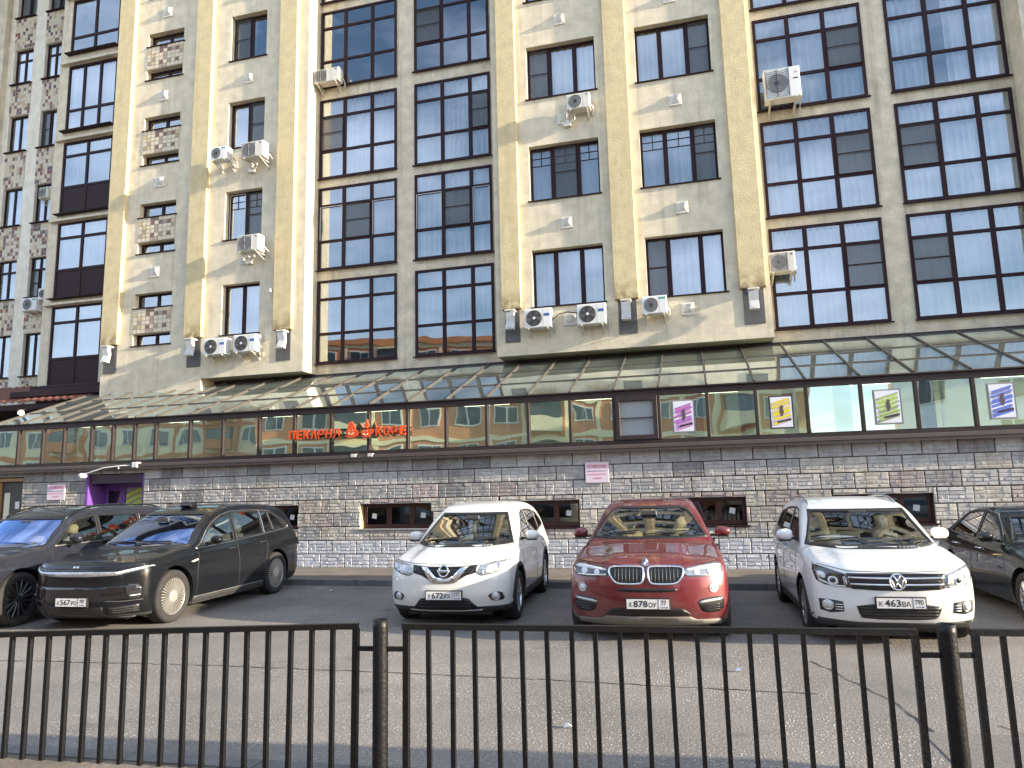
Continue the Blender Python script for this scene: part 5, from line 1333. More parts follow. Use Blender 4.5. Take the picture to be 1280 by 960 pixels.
        fv = np.abs(S.f(co[:, 0], co[:, 1], co[:, 2])); g = S.grad(co[:, 0], co[:, 1], co[:, 2]); g /= np.maximum(np.linalg.norm(g, axis=1), 1e-6)[:, None]
        m = len(new.polygons); pn = np.zeros(m * 3); new.polygons.foreach_get('normal', pn); pn = pn.reshape(-1, 3); pc = np.zeros(m * 3); new.polygons.foreach_get('center', pc); pc = pc.reshape(-1, 3)
        ls = np.zeros(m, int); lt = np.zeros(m, int); new.polygons.foreach_get('loop_start', ls); new.polygons.foreach_get('loop_total', lt)
        lv = np.zeros(len(new.loops), int); new.loops.foreach_get('vertex_index', lv); lp = np.repeat(np.arange(m), lt)
        good = (fv[lv] < .006) & ((g[lv] * pn[lp]).sum(1) > .35)
        ln = np.where(good[:, None], g[lv], pn[lp])
        # faces on the outer skin keep the paint, cut faces go dark
        fc = np.zeros(m); np.add.at(fc, lp, good.astype(float)); outer = fc >= lt - .5
        mi = np.where(outer, 0, 1); mi[outer & (pc[:, 2] < clad)] = 2
        new.polygons.foreach_set('material_index', mi.astype(np.int32)); new.shade_smooth(); new.normals_split_custom_set([tuple(v) for v in ln]); new.update()
        s.body_o = o
        return o
    def glazing(s, windscreen, sides, rear, gm=None, seal=.022, chrome=None, sg=None):
        gm = gm or M_carglass
        o = s.patch('windscreen', grow(windscreen, .012), gm, 'f', -.004, .004); s.patch('windscreen_seal', grow(windscreen, seal), M_black, 'f', .003, .008, holes=(grow(windscreen, -.012),), par=o)
        for i, w in enumerate(sides):
            for v in ('s+', 's-'):
                g = s.patch('side_window', grow(w, .010), sg or gm, v, -.004, .004); s.patch('window_seal', grow(w, .016), M_black, v, .003, .008, holes=(grow(w, -.006),), par=g)
        if rear: s.patch('rear_window', grow(rear, .012), M_cartint, 'r', -.004, .004)
    def wheels(s, style, rim_m=None, spokes=5, rim_r=None, xo=.0):
        P = s.P; Rr = P['R']; rr = rim_r or Rr * .70; W = .23; rim_m = rim_m or M_rim
        for ya in P['axles']:
            for sg in (-1, 1):
                if not hasattr(s, 'wm'):
                    tb = MB(); tb.lathe([(.0, rr - .01), (.0, rr + .012), (-.012, rr + .03), (-.016, (rr + Rr) / 2 + .01), (-.008, Rr - .02), (.012, Rr - .004), (.03, Rr), (W - .03, Rr), (W, Rr - .02), (W, rr)], (0, 0, 0), 48)
                    tyre = tb.mesh('tyre', M_tyre, True)
                    rb = MB(); rb.lathe([(.0, rr), (.006, rr - .012), (.03, rr - .02), (.19, rr - .03)], (0, 0, 0), 48)
                    if style == 'turbine':
                        n = spokes
                        for k in range(n):
                            a = 2 * math.pi * k / n; w0, w1 = .004, .0078; c, s_ = math.cos(a), math.sin(a); t = Vector((0, -s_, c)); e = Vector((0, c, s_))
                            r0, r1 = rr * .30, rr * .94
                            vs = [Vector((-.004 + .0, 0, 0)) + e * r0 - t * w0, Vector((-.004, 0, 0)) + e * r0 + t * w0, Vector((.006, 0, 0)) + e * r1 + t * w1, Vector((.006, 0, 0)) + e * r1 - t * w1]
                            vs += [v + Vector((.02, 0, 0)) for v in vs]; rb.add(vs, [(0, 1, 2, 3), (0, 4, 5, 1), (1, 5, 6, 2), (2, 6, 7, 3), (3, 7, 4, 0)])
                        rb.lathe([(-.008, 0), (-.008, rr * .22), (.0, rr * .31), (.02, rr * .31)], (0, 0, 0), 30)
                    else:
                        for k in range(spokes):
                            a0 = 2 * math.pi * k / spokes
                            for da in ((-.13, .13) if style == 'twin' else (0,)):
                                a = a0 + da; ww0, ww1 = (.016, .018) if style == 'twin' else (.03, .034)
                                if style == 'thin': ww0, ww1 = .011, .013
                                c, s_ = math.cos(a), math.sin(a); t = Vector((0, -s_, c)); e = Vector((0, c, s_))
                                vs = []
                                for (r_, w_, dx) in ((rr * .16, ww0 * 1.15, .018), (rr * .55, ww0, .006), (rr * .97, ww1, .012)):
                                    for q, dd in ((-1, .0), (-.5, -.006), (.5, -.006), (1, .0)): vs.append(Vector((dx + dd, 0, 0)) + e * r_ + t * (w_ * q))
                                    for q in (1, -1): vs.append(Vector((dx + .03, 0, 0)) + e * r_ + t * (w_ * q))
                                fs = [(i * 6 + k2, i * 6 + (k2 + 1) % 6, (i + 1) * 6 + (k2 + 1) % 6, (i + 1) * 6 + k2) for i in range(2) for k2 in range(6)]
                                rb.add(vs, fs)
                        rb.lathe([(.004, 0), (.004, rr * .13), (.012, rr * .20), (.04, rr * .21)], (0, 0, 0), 24)
                    rim = rb.mesh('rim', rim_m)
                    bk = MB(); bk.lathe([(.06, 0), (.06, rr * .3), (.05, rr * .32), (.05, rr * .62), (.06, rr * .64), (.07, rr - .02)], (0, 0, 0), 30); disc = bk.mesh('brake_disc', M_brake, True)
                    s.wm = (tyre, rim, disc)
                e = bpy.data.objects.new('wheel', None); COL.objects.link(e); e.parent = s.root; e.location = (sg * (s.S.hw - .018 + xo), ya, Rr); e.rotation_euler = (0, 0, math.pi if sg > 0 else 0)
                for nm, me in zip(('tyre', 'rim', 'brake_disc'), s.wm):
                    q = bpy.data.objects.new(nm, me); COL.objects.link(q); q.parent = e; q.rotation_euler = (random.Random(int(ya * 10) + sg).uniform(0, 1), 0, 0)
        ub = MB()      # underbody and wheel wells
        ub.box(-s.S.hw + .3, s.S.hw - .3, .3, s.S.L - .3, .16, .5); obj('underbody', ub, M_black, s.root)
    def cabin(s, m, seat_m=None, wheel_side=1):
        """dashboard, seats with headrests, steering wheel; wheel_side +1 puts the driver on the viewer's right"""
        P = s.P; b = P['belt']; y0 = P['roof'][2][0]; hw = s.S.hw; seat_m = seat_m or m; k = MB()
        k.box(-hw + .2, hw - .2, y0 + .0, y0 + .55, b - .34, b - .09); k.cbox(-.17, .17, y0 + .35, y0 + 1.2, b - .37, b - .24, .03); obj('dashboard', k, m, s.root)
        sh = bmesh.new()
        def rbox(x0, x1, ya, yb, z0, z1, lean=0.0, nm='seat', mm=None):
            bm = bmesh.new(); bmesh.ops.create_cube(bm, size=1.0)
            for v in bm.verts: v.co = Vector(((x0 + x1) / 2 + v.co.x * (x1 - x0), (ya + yb) / 2 + v.co.y * (yb - ya), (z0 + z1) / 2 + v.co.z * (z1 - z0))); v.co.y += lean * (v.co.z - z0)
            bmesh.ops.bevel(bm, geom=bm.edges[:], offset=min(x1 - x0, yb - ya, z1 - z0) * .3, segments=2, affect='EDGES')
            me = bpy.data.meshes.new(nm); bm.to_mesh(me); bm.free(); me.materials.append(mm or seat_m); me.shade_smooth(); return obj(nm, me, None, s.root)
        sh.free()
        for sg in (-1, 1):
            ys = y0 + 1.02; rbox(sg * .38 - .24, sg * .38 + .24, ys, ys + .16, b - .38, b + .13, .22, 'seat'); rbox(sg * .38 - .13, sg * .38 + .13, ys + .12, ys + .22, b + .15, b + .33, .1, 'headrest')
        yr = y0 + 1.95; rbox(-.62, .62, yr, yr + .18, b - .38, b + .06, .2, 'rear_seat')
        for sg in (-1, 1): rbox(sg * .42 - .12, sg * .42 + .12, yr + .12, yr + .2, b + .07, b + .22, .1, 'headrest')
        mb = MB(); c = Vector((wheel_side * .38, y0 + .62, b - .09)); pts = []
        for i in range(25): a = 2 * math.pi * i / 24; pts.append(c + Vector((.185 * math.cos(a), .07 * math.sin(a), .17 * math.sin(a))))
        mb.tube(pts, .014, 6, False); mb.bar(c + Vector((-.18, 0, 0)), c + Vector((.18, 0, 0)), .03, .03); mb.bar(c, c + Vector((0, -.2, -.12)), .05, .05); obj('steering_wheel', mb, M_dgrey, s.root, True)
        p = MB(); p.cbox(-.11, .11, y0 + .62, y0 + .65, b + .36, b + .43, .01); obj('interior_mirror', p, M_dgrey, s.root)
    def mirror(s, y, z, w=.22, h=.15, m=None, out=.10):
        for sg in (-1, 1):
            hit, _ = s.cast2([(y, z - .03)], 's+'); x = hit[0][0]
            bm = bmesh.new(); bmesh.ops.create_uvsphere(bm, u_segments=20, v_segments=12, radius=1)
            for v in bm.verts:
                c = v.co; c.x = math.copysign(abs(c.x) ** .75, c.x) * w / 2; c.z = math.copysign(abs(c.z) ** .8, c.z) * h / 2 * (1 - .25 * c.x / (w / 2) * .5); yy = c.y
                c.y = (-.075 * math.sqrt(max(0, yy * yy)) if yy < 0 else .035) if abs(yy) > .05 else 0
                c.x = c.x + out + w / 2 - .02; c.x *= sg
            me = bpy.data.meshes.new('mirror'); bm.to_mesh(me); bm.free()
            if sg < 0: me.flip_normals()
            me.materials.append(m or s.paint); me.shade_smooth(); o = obj('mirror', me, None, s.root, loc=(sg * (x - .02), y, z + .04))
            a = MB(); a.bar((-sg * .03, .0, -.05), (sg * (out + .04), -.01, -.055), .05, .028); obj('mirror_arm', a, M_black, o)
            lo_ = MB(); lo_.box(min(sg * (out + .01), sg * (out + w - .05)), max(sg * (out + .01), sg * (out + w - .05)), -.055, .02, -h / 2 - .008, -h / 2 + .012); obj('mirror_base', lo_, M_black, o)
    def plate(s, txt, reg, x, z, w=.50, h=.112, tilt=0.0):
        p, g = s.at(x, z, 'f'); y = p.y - .03; t = MB(); t.cbox(x - w / 2 - .012, x + w / 2 + .012, y, y + .04, z - h / 2 - .012, z + h / 2 + .012, .003); o = obj('number_plate', t, M_black, s.root)
        obj('plate_face', MB().quad((x - w / 2, y - .002, z - h / 2), (x + w / 2, y - .002, z - h / 2), (x + w / 2, y - .002, z + h / 2), (x - w / 2, y - .002, z + h / 2)), M_plate, o)
        a, n1, b_ = txt; 
        def put(q, cx, cz, ww, hh): e = obj('lettering', text_mesh(q, ww, hh, bold=.015), M_ink_black, o); e.location = (cx, y - .004, cz)
        xl = x - w / 2
        put(a, xl + .045 * w / .5, z - .008, .042, .058); put(n1, xl + .165 * w / .5, z, .165, .078); put(b_, xl + .305 * w / .5, z - .008, .092, .058)
        put(reg, xl + .437 * w / .5, z + .014, .085 if len(reg) > 2 else .06, .058); put('RUS', xl + .425 * w / .5, z - .038, .05, .016)
        obj('divider', MB().box(xl + .372, xl + .377, y - .004, y - .001, z - h / 2, z + h / 2), M_ink_black, o)
        obj('flag', MB().box(xl + .462, xl + .482, y - .004, y - .001, z - .046, z - .030), M_blue, o)
        return o
def key_name(c): return c.root.name

# car materials
def paint_mat(name, col, metal=0.0, rough=.35, coat=1.0, dirt=.12, dirt_col=(.25, .22, .19), flake=0.0):
    m, N, L, p = nodes_of(name); geo = N.new('ShaderNodeNewGeometry')
    t = N.new('ShaderNodeTexNoise'); t.inputs['Scale'].default_value = 5; t.inputs['Detail'].default_value = 8; L.new(geo.outputs['Position'], t.inputs['Vector'])
    r = N.new('ShaderNodeMapRange'); r.inputs['From Min'].default_value = .35; r.inputs['From Max'].default_value = .75; r.inputs['To Min'].default_value = dirt * .25; r.inputs['To Max'].default_value = dirt * 1.5; L.new(t.outputs['Fac'], r.inputs['Value'])
    sep = N.new('ShaderNodeSeparateXYZ'); L.new(geo.outputs['Position'], sep.inputs['Vector'])
    lo = N.new('ShaderNodeMapRange'); lo.inputs['From Min'].default_value = .75; lo.inputs['From Max'].default_value = .2; lo.inputs['To Min'].default_value = 1.0; lo.inputs['To Max'].default_value = 3.2; L.new(sep.outputs['Z'], lo.inputs['Value'])   # road spray, heavier near the sills
    mu = N.new('ShaderNodeMath'); mu.operation = 'MULTIPLY'; mu.use_clamp = True; L.new(r.outputs['Result'], mu.inputs[0]); L.new(lo.outputs['Result'], mu.inputs[1])
    mx = N.new('ShaderNodeMixRGB'); mx.inputs['Color1'].default_value = list(col) + [1]; mx.inputs['Color2'].default_value = list(dirt_col) + [1]; L.new(mu.outputs['Value'], mx.inputs['Fac']); L.new(mx.outputs['Color'], p.inputs['Base Color'])
    p.inputs['Specular IOR Level'].default_value = .5 if max(col) > .1 else .12; p.inputs['Metallic'].default_value = metal; p.inputs['Roughness'].default_value = rough; p.inputs['Coat Weight'].default_value = coat
    cr = N.new('ShaderNodeMapRange'); cr.inputs['To Min'].default_value = .02; cr.inputs['To Max'].default_value = .22; L.new(mu.outputs['Value'], cr.inputs['Value']); L.new(cr.outputs['Result'], p.inputs['Coat Roughness'])
    MATS[name] = m; return m
M_tyre = mat('tyre_rubber', (.022, .021, .021), .85, noise=.3, nscale=12, bump=.3, bscale=80)
M_rim = mat('rim_silver', (.55, .55, .56), .28, .85, noise=.1)
M_rim_dark = mat('rim_dark', (.10, .10, .105), .3, .7)
M_brake = mat('brake_steel', (.035, .033, .03), .6, .3)
M_chrome = mat('chrome', (.75, .75, .76), .08, 1.0)
M_satin = mat('satin_silver', (.42, .42, .41), .35, .7)
M_clad = mat('black_cladding', (.028, .028, .03), .6, noise=.25, nscale=9)
M_gloss_black = mat('gloss_black', (.006, .006, .007), .12, coat=.6)
M_grille = mat('grille_black', (.010, .010, .011), .4)
M_lamp = mat('headlamp_housing', (.30, .31, .33), .18, .6, noise=.3, nscale=28, coat=1.0)
M_lamp_dark = mat('headlamp_dark', (.03, .03, .035), .12, .3, coat=1.0)
M_lens = mat('lamp_clear', (.62, .64, .66), .25, .0, coat=.6)
M_amber = mat('lamp_amber', (.55, .12, .01), .2)
M_plate = mat('plate_white', (.66, .66, .66), .45, noise=.05)
M_ink_black = mat('plate_black', (.012, .012, .014), .5)
M_carglass = glass_mat('car_glass', (.62, .68, .64), 2.4, .05)
M_carblue = glass_mat('car_glass_sky_tint', (.50, .56, .60), 2.4, .30, rcol=(.50, .62, 1.0))  # blue of the reflected sky tinted into the mirror colour
M_cartint = glass_mat('car_glass_tinted', (.10, .11, .11), 2.4, .05)
M_int_dark = mat('interior_dark', (.04, .04, .042), .7)
M_int_grey = mat('interior_grey', (.13, .13, .14), .8)
M_int_beige = mat('interior_beige', (.40, .33, .22), .8)
# ------------------------------------------------------------------ the parked cars
CG = 'cars parked nose out along the wall'
def mir(p): return [(-a, b) for a, b in p][::-1]
def circ(cx, cz, r, n=20, rz=None): return [(cx + r * math.cos(2 * math.pi * k / n), cz + (rz or r) * math.sin(2 * math.pi * k / n)) for k in range(n)]
def handles(c, ys, z, m, sgn=(1, -1)):
    for y in ys:
        for sg in sgn:
            p, g = c.at(y, z, 's+' if sg > 0 else 's-', .028); mb = MB(); mb.tube([(p.x, y - .10, z - .004), (p.x + sg * .006, y - .05, z), (p.x + sg * .006, y + .06, z), (p.x, y + .11, z + .004)], [.009, .013, .013, .009], 8); mb.bar((p.x - sg * .03, y - .09, z), (p.x, y - .09, z), .02, .02); mb.bar((p.x - sg * .03, y + .09, z), (p.x, y + .09, z), .02, .02)
            obj('door_handle', mb, m, c.root, True)
def seams(c, vert, hood=None, rocker=None):
    for v in vert:
        for s_ in ('s+', 's-'): c.line('panel_gap', v, M_black, s_, .0045, -.001)
    if hood: c.line('hood_gap', hood, M_black, 'f', .005, -.001)
def wipers(c, x0, z0, x1, z1):
    for a, b in (((x0, z0), (x0 + .52, z0 + .05)), ((x1, z1), (x1 + .55, z1 + .04))):
        p, g = c.at(*a, 'f', .02); q, g2 = c.at(*b, 'f', .02); mb = MB(); mb.bar(p, q, .018, .018); obj('wiper', mb, M_black, c.root)
def lamp_unit(c, poly, inner, par=None, dark=None, nm='headlight'):
    o = c.patch(nm, poly, dark or M_lamp_dark, 'f', .004, .012, h=.03)
    for k, (q, m) in enumerate(inner): c.patch('reflector', q, m, 'f', .008 + .001 * k, .006, par=o, h=.03)
    return o

# ---- white crossover with the V shaped chrome grille
c = Car('white_crossover', 'white compact crossover with a V-shaped chrome grille and round emblem, left of the red car', 'car', paint_mat('paint_white_pearl', (.74, .74, .71), 0, .4, 1, .06), CG)
ws = [(-.735, 1.09), (-.70, 1.16), (-.555, 1.46), (-.53, 1.50), (.53, 1.50), (.555, 1.46), (.70, 1.16), (.735, 1.09), (.4, 1.075), (-.4, 1.075)]
sw_ = [[(1.62, 1.085), (2.0, 1.33), (2.28, 1.475), (2.50, 1.52), (2.62, 1.53), (2.60, 1.10)], [(2.68, 1.10), (2.70, 1.53), (3.2, 1.52), (3.52, 1.49), (3.56, 1.15)], [(3.62, 1.16), (3.60, 1.48), (3.86, 1.44), (4.12, 1.28), (4.14, 1.22)]]
rw = [(-.58, 1.14), (.58, 1.14), (.50, 1.48), (-.50, 1.48)]
c.body(ws, sw_, rw, .30); c.glazing(ws, sw_, rw, chrome=True); c.wheels('twin', M_rim, 5); c.cabin(M_int_grey, M_int_grey); c.mirror(1.74, 1.12)
for sg in (1, -1):
    f = (lambda p: p) if sg > 0 else mir
    lamp_unit(c, f([(.455, .745), (.505, .862), (.68, .895), (.85, .915), (.865, .87), (.80, .785), (.66, .735), (.53, .712)]), [(f([(.56, .76), (.60, .845), (.70, .86), (.72, .79), (.65, .75)]), M_lens), (f([(.74, .80), (.73, .865), (.83, .885), (.84, .86), (.79, .80)]), M_lens), (f([(.50, .735), (.52, .80), (.55, .80), (.55, .74)]), M_lamp)], dark=M_lamp)
    c.patch('fog_lamp_recess', smooth_poly(f([(.59, .463), (.775, .505), (.82, .384), (.66, .365)]), 1), M_clad, 'f', .005)
    c.patch('fog_lamp', circ(sg * .70, .430, .045, 16), M_lens, 'f', .012, .02); c.patch('fog_ring', circ(sg * .70, .430, .056, 18), M_chrome, 'f', .010, .012, holes=(circ(sg * .70, .430, .046, 16),))
c.patch('grille', [(-.47, .865), (-.24, .845), (0, .842), (.24, .845), (.47, .865), (.455, .76), (.32, .725), (.20, .66), (-.20, .66), (-.32, .725), (-.455, .76)], M_grille, 'f', .004)
for k in range(3): c.line('grille_slat', [(-.43 + .02 * k, .83 - .035 * k), (0, .815 - .035 * k), (.43 - .02 * k, .83 - .035 * k)], M_gloss_black, 'f', .006, .006)
c.patch('grille_chrome', [(-.34, .852), (-.26, .846), (-.12, .71), (-.08, .695), (.08, .695), (.12, .71), (.26, .846), (.34, .852), (.19, .645), (.15, .628), (-.15, .628), (-.19, .645)], M_chrome, 'f', .014, .022)
e = c.patch('emblem_ring', circ(0, .775, .078, 28), M_chrome, 'f', .030, .022, holes=(circ(0, .775, .058, 24),)); c.patch('emblem_back', circ(0, .775, .058, 22), M_grille, 'f', .016, .012, par=e); c.patch('emblem_bar', [(-.088, .762), (.088, .762), (.088, .789), (-.088, .789)], M_chrome, 'f', .034, .016, par=e)
p, g = c.at(0, .775, 'f', .037); o = obj('lettering', text_mesh('NISSAN', .13, .017, bold=.02), M_ink_black, e); o.location = p
c.patch('lower_intake', smooth_poly([(-.50, .262), (-.42, .33), (-.33, .44), (.33, .44), (.42, .33), (.50, .262)], 1), M_grille, 'f', .004)
for z in (.31, .35, .39): c.line('intake_slat', [(-.36, z), (.36, z)], M_gloss_black, 'f', .006, .006)
c.line('skid_strip', [(-.52, .255), (-.25, .243), (.25, .243), (.52, .255)], M_satin, 'f', .011, .004)
c.patch('lower_bumper', [(-.86, .31), (-.52, .262), (.52, .262), (.86, .31), (.86, .20), (.5, .2), (-.5, .2), (-.86, .20)], M_clad, 'f', .002)
c.plate(('У', '672', 'РХ'), '777', 0.005, .462)
seams(c, [[(1.28, .32), (1.22, .60), (1.42, .95), (1.48, 1.05)], [(2.64, .30), (2.63, .7), (2.64, 1.08)], [(3.30, .50), (3.46, .8), (3.58, 1.1)]], [(-.84, .925), (-.5, .885), (0, .868), (.5, .885), (.84, .925)])
handles(c, (2.40, 3.35), .93, c.paint); wipers(c, -.62, 1.10, -.05, 1.10)
for s_ in ('s+', 's-'):
    c.patch('sill_cladding', [(1.33, .22), (3.22, .22), (3.22, .36), (1.33, .36)], M_clad, s_, .008)
    for ya in c.P['axles']:
        ring = [(ya + (.415 + .05 * q) * math.cos(a), .36 + (.415 + .05 * q) * math.sin(a)) for q, rng in ((1, range(0, 19)), (0, range(18, -1, -1))) for a in [math.pi * k / 18 for k in rng]]; c.patch('arch_cladding', ring, M_clad, s_, .008)

# ---- red coupe suv
M_red_p = paint_mat('paint_dark_red', (.145, .004, .011), .3, .35, 1, .07)
c = Car('red_coupe_suv', 'dark red coupe-like SUV with a twin kidney grille, between the two white cars', 'car', M_red_p, CG)
ws = [(-.775, 1.19), (-.70, 1.30), (-.62, 1.44), (-.54, 1.53), (-.45, 1.565), (.45, 1.565), (.54, 1.53), (.62, 1.44), (.70, 1.30), (.775, 1.19), (.4, 1.175), (-.4, 1.175)]
sw_ = [[(1.85, 1.16), (2.3, 1.43), (2.55, 1.52), (2.78, 1.545), (2.76, 1.18)], [(2.85, 1.18), (2.87, 1.545), (3.3, 1.52), (3.75, 1.42), (4.05, 1.30), (4.1, 1.22)]]
rw = [(-.55, 1.26), (.55, 1.26), (.50, 1.50), (-.50, 1.50)]
c.body(ws, sw_, rw, .27, M_clad); c.glazing(ws, sw_, rw); c.wheels('twin', M_rim, 5); c.cabin(M_int_beige, M_int_beige); c.mirror(1.95, 1.18, .22, .14)
for sg in (1, -1):
    f = (lambda p: p) if sg > 0 else mir
    lamp_unit(c, smooth_poly(f([(.46, .905), (.64, .93), (.83, .957), (.895, .94), (.915, .88), (.87, .80), (.70, .792), (.50, .803), (.455, .82)]), 1), [(smooth_poly(f([(.48, .89), (.83, .938), (.88, .92), (.89, .90), (.70, .885), (.48, .865)]), 1), M_lens), (circ(sg * .60, .845, .036, 16), M_lens), (circ(sg * .76, .86, .042, 16), M_lens), (f([(.48, .815), (.70, .805), (.85, .812), (.86, .825), (.70, .82), (.48, .83)]), M_chrome)], dark=M_lamp if sg > 0 else M_lamp_dark)
    kd = smooth_poly(f([(.02, .90), (.06, .918), (.40, .918), (.45, .893), (.44, .82), (.385, .742), (.32, .716), (.075, .716), (.03, .752)]), 2)
    g_ = c.patch('kidney_grille', kd, M_grille, 'f', .004, h=.03); c.patch('kidney_frame', grow(kd, .006), M_chrome, 'f', .016, .022, holes=(grow(kd, -.013),), par=g_, h=.03)
    for k in range(8):
        xx = .065 + .044 * k; zz0 = .735 if xx < .33 else .735 + (xx - .33) * .7; c.line('kidney_bar', [(sg * xx, zz0), (sg * xx, .905)], M_dgrey, 'f', .005, .006, par=g_)
    c.patch('fog_lamp', circ(sg * .79, .664, .043, 18), M_lens, 'f', .008); c.patch('fog_ring', circ(sg * .79, .664, .055, 20), M_satin, 'f', .009, .012, holes=(circ(sg * .79, .664, .044, 18),))
    q = c.patch('side_intake', smooth_poly(f([(.595, .51), (.645, .548), (.86, .566), (.905, .545), (.895, .385), (.65, .378)]), 1), M_grille, 'f', .004)
    c.patch('intake_fin', f([(.60, .512), (.66, .530), (.86, .545), (.89, .555), (.88, .525), (.86, .515), (.66, .495), (.61, .493)]), M_satin, 'f', .012, .014, par=q)
    for z in (.41, .44, .47): c.line('intake_slat', [(sg * .66, z), (sg * .88, z + .005)], M_gloss_black, 'f', .005, .006, par=q)
c.patch('upper_intake', smooth_poly([(-.38, .672), (.38, .672), (.33, .63), (-.33, .63)], 1), M_grille, 'f', .005)
c.patch('lower_intake', smooth_poly([(-.53, .345), (-.47, .40), (-.40, .445), (.40, .445), (.47, .40), (.53, .345)], 1), M_grille, 'f', .004)
c.patch('skid_plate', [(-.57, .30), (-.50, .338), (.50, .338), (.57, .30), (.86, .285), (.86, .22), (-.86, .22), (-.86, .285)], mat('skid_grey', (.22, .21, .19), .5, .3), 'f', .010, .02)
em = c.patch('emblem', circ(0, .955, .041, 22), M_black, 'f', .010, .012); 
for k, m in ((0, M_white), (1, M_blue), (2, M_white), (3, M_blue)): c.patch('emblem_quarter', [(0, .955)] + [(.028 * math.cos(a), .955 + .028 * math.sin(a)) for a in [math.pi / 2 * (k + j / 5) for j in range(6)]], m, 'f', .013, .006, par=em)
c.patch('emblem_ring', circ(0, .955, .042, 22), M_chrome, 'f', .014, .008, holes=(circ(0, .955, .036, 20),), par=em)
c.plate(('Х', '878', 'ОУ'), '77', 0.01, .495)
seams(c, [[(1.40, .30), (1.36, .6), (1.55, 1.0), (1.62, 1.12)], [(2.80, .30), (2.80, 1.16)]], [(-.86, .975), (-.5, .94), (-.2, .93), (0, .918), (.2, .93), (.5, .94), (.86, .975)])
for sg in (1, -1): c.line('hood_crease', [(sg * .30, .945), (sg * .42, 1.04), (sg * .55, 1.12), (sg * .60, 1.155)], M_red_p, 'f', .010, -.006)
handles(c, (2.52, 3.55), .98, M_red_p); wipers(c, -.66, 1.20, -.04, 1.20)

# ---- white suv with two-bar grille
M_w2 = paint_mat('paint_white', (.74, .75, .74), 0, .4, 1, .05)
c = Car('white_suv', 'white compact SUV with a two-bar chrome grille and roof rails, right of the red car', 'car', M_w2, CG)
ws = [(-.745, 1.095), (-.70, 1.19), (-.63, 1.37), (-.60, 1.49), (.60, 1.49), (.63, 1.37), (.70, 1.19), (.745, 1.095), (.4, 1.08), (-.4, 1.08)]
sw_ = [[(1.45, 1.09), (1.85, 1.35), (2.05, 1.47), (2.28, 1.51), (2.46, 1.52), (2.44, 1.11)], [(2.53, 1.11), (2.55, 1.52), (3.1, 1.50), (3.28, 1.48), (3.36, 1.15)], [(3.42, 1.15), (3.36, 1.47), (3.70, 1.42), (3.90, 1.28), (3.92, 1.20)]]
rw = [(-.56, 1.14), (.56, 1.14), (.48, 1.46), (-.48, 1.46)]
c.body(ws, sw_, rw, .285); c.glazing(ws, sw_, rw); c.wheels('', M_rim, 10, rim_r=.235); c.cabin(M_int_dark, M_int_grey); c.mirror(1.60, 1.14, .215, .16)
for sg in (1, -1):
    f = (lambda p: p) if sg > 0 else mir
    lamp_unit(c, f([(.475, .675), (.485, .745), (.52, .825), (.70, .885), (.83, .925), (.845, .86), (.82, .745), (.74, .70)]), [(smooth_poly(f([(.60, .71), (.61, .79), (.69, .80), (.71, .75), (.68, .705)]), 1), M_lens), (circ(sg * .655, .755, .030, 14), M_lamp_dark), (smooth_poly(f([(.73, .76), (.72, .835), (.80, .855), (.81, .80)]), 1), M_lens), (f([(.53, .685), (.66, .69), (.78, .735), (.80, .76), (.79, .765), (.66, .705), (.53, .70)]), M_lens), (f([(.51, .71), (.53, .80), (.555, .80), (.55, .71)]), M_lamp)], dark=M_lamp_dark if sg < 0 else M_lamp)
    q = c.patch('fog_recess', f([(.565, .41), (.575, .52), (.69, .535), (.81, .535), (.80, .41), (.70, .385)]), M_clad, 'f', .005)
    c.patch('fog_lamp', circ(sg * .722, .472, .044, 18), M_lens, 'f', .014, .02, par=q); c.patch('fog_ring', circ(sg * .722, .472, .058, 20), M_chrome, 'f', .012, .014, holes=(circ(sg * .722, .472, .045, 18),), par=q)
    for k in range(3): c.line('fog_slat', [(sg * .575, .43 + .028 * k), (sg * .65, .43 + .028 * k)], M_w2, 'f', .005, .008, par=q)
g_ = c.patch('grille', [(-.52, .838), (-.2, .842), (.2, .842), (.52, .838), (.49, .74), (.475, .668), (.2, .652), (-.2, .652), (-.475, .668), (-.49, .74)], M_grille, 'f', .004)
for z, hw_ in ((.786, .50), (.716, .475)):
    c.patch('chrome_bar', [(-hw_, z - .003), (-.2, z - .010), (.2, z - .010), (hw_, z - .003), (hw_, z + .013), (.2, z + .009), (-.2, z + .009), (-hw_, z + .013)], M_chrome, 'f', .016, .02, par=g_)
for z in (.67, .69, .75, .82): c.line('grille_slat', [(-.46, z), (.46, z)], M_gloss_black, 'f', .005, .006, par=g_)
em = c.patch('emblem_disc', circ(0, .745, .084, 26), M_lamp_dark, 'f', .022, .03); c.patch('emblem_ring', circ(0, .745, .088, 28), M_chrome, 'f', .028, .02, holes=(circ(0, .745, .074, 26),), par=em)
def vw(pts): c.patch('emblem_stroke', pts, M_chrome, 'f', .028, .012, par=em, h=.03)
def stroke(a, b, w=.013):
    a, b = Vector(a), Vector(b); d = (b - a).normalized(); n_ = Vector((-d.y, d.x)) * w / 2; vw([tuple(a - n_), tuple(b - n_), tuple(b + n_), tuple(a + n_)])
for sg in (1, -1):
    stroke((sg * .034, .745 + .066), (0, .745 + .008)); stroke((sg * .068, .745 + .036), (sg * .032, .745 - .064)); stroke((sg * .034, .745 - .064), (0, .745 - .004))
c.patch('lower_intake', smooth_poly([(-.45, .505), (.45, .505), (.41, .38), (.37, .33), (-.37, .33), (-.41, .38)], 1), M_grille, 'f', .004)
for z in (.355, .39, .425, .46): c.line('intake_slat', [(-.40, z), (.40, z)], M_dgrey, 'f', .005, .006)
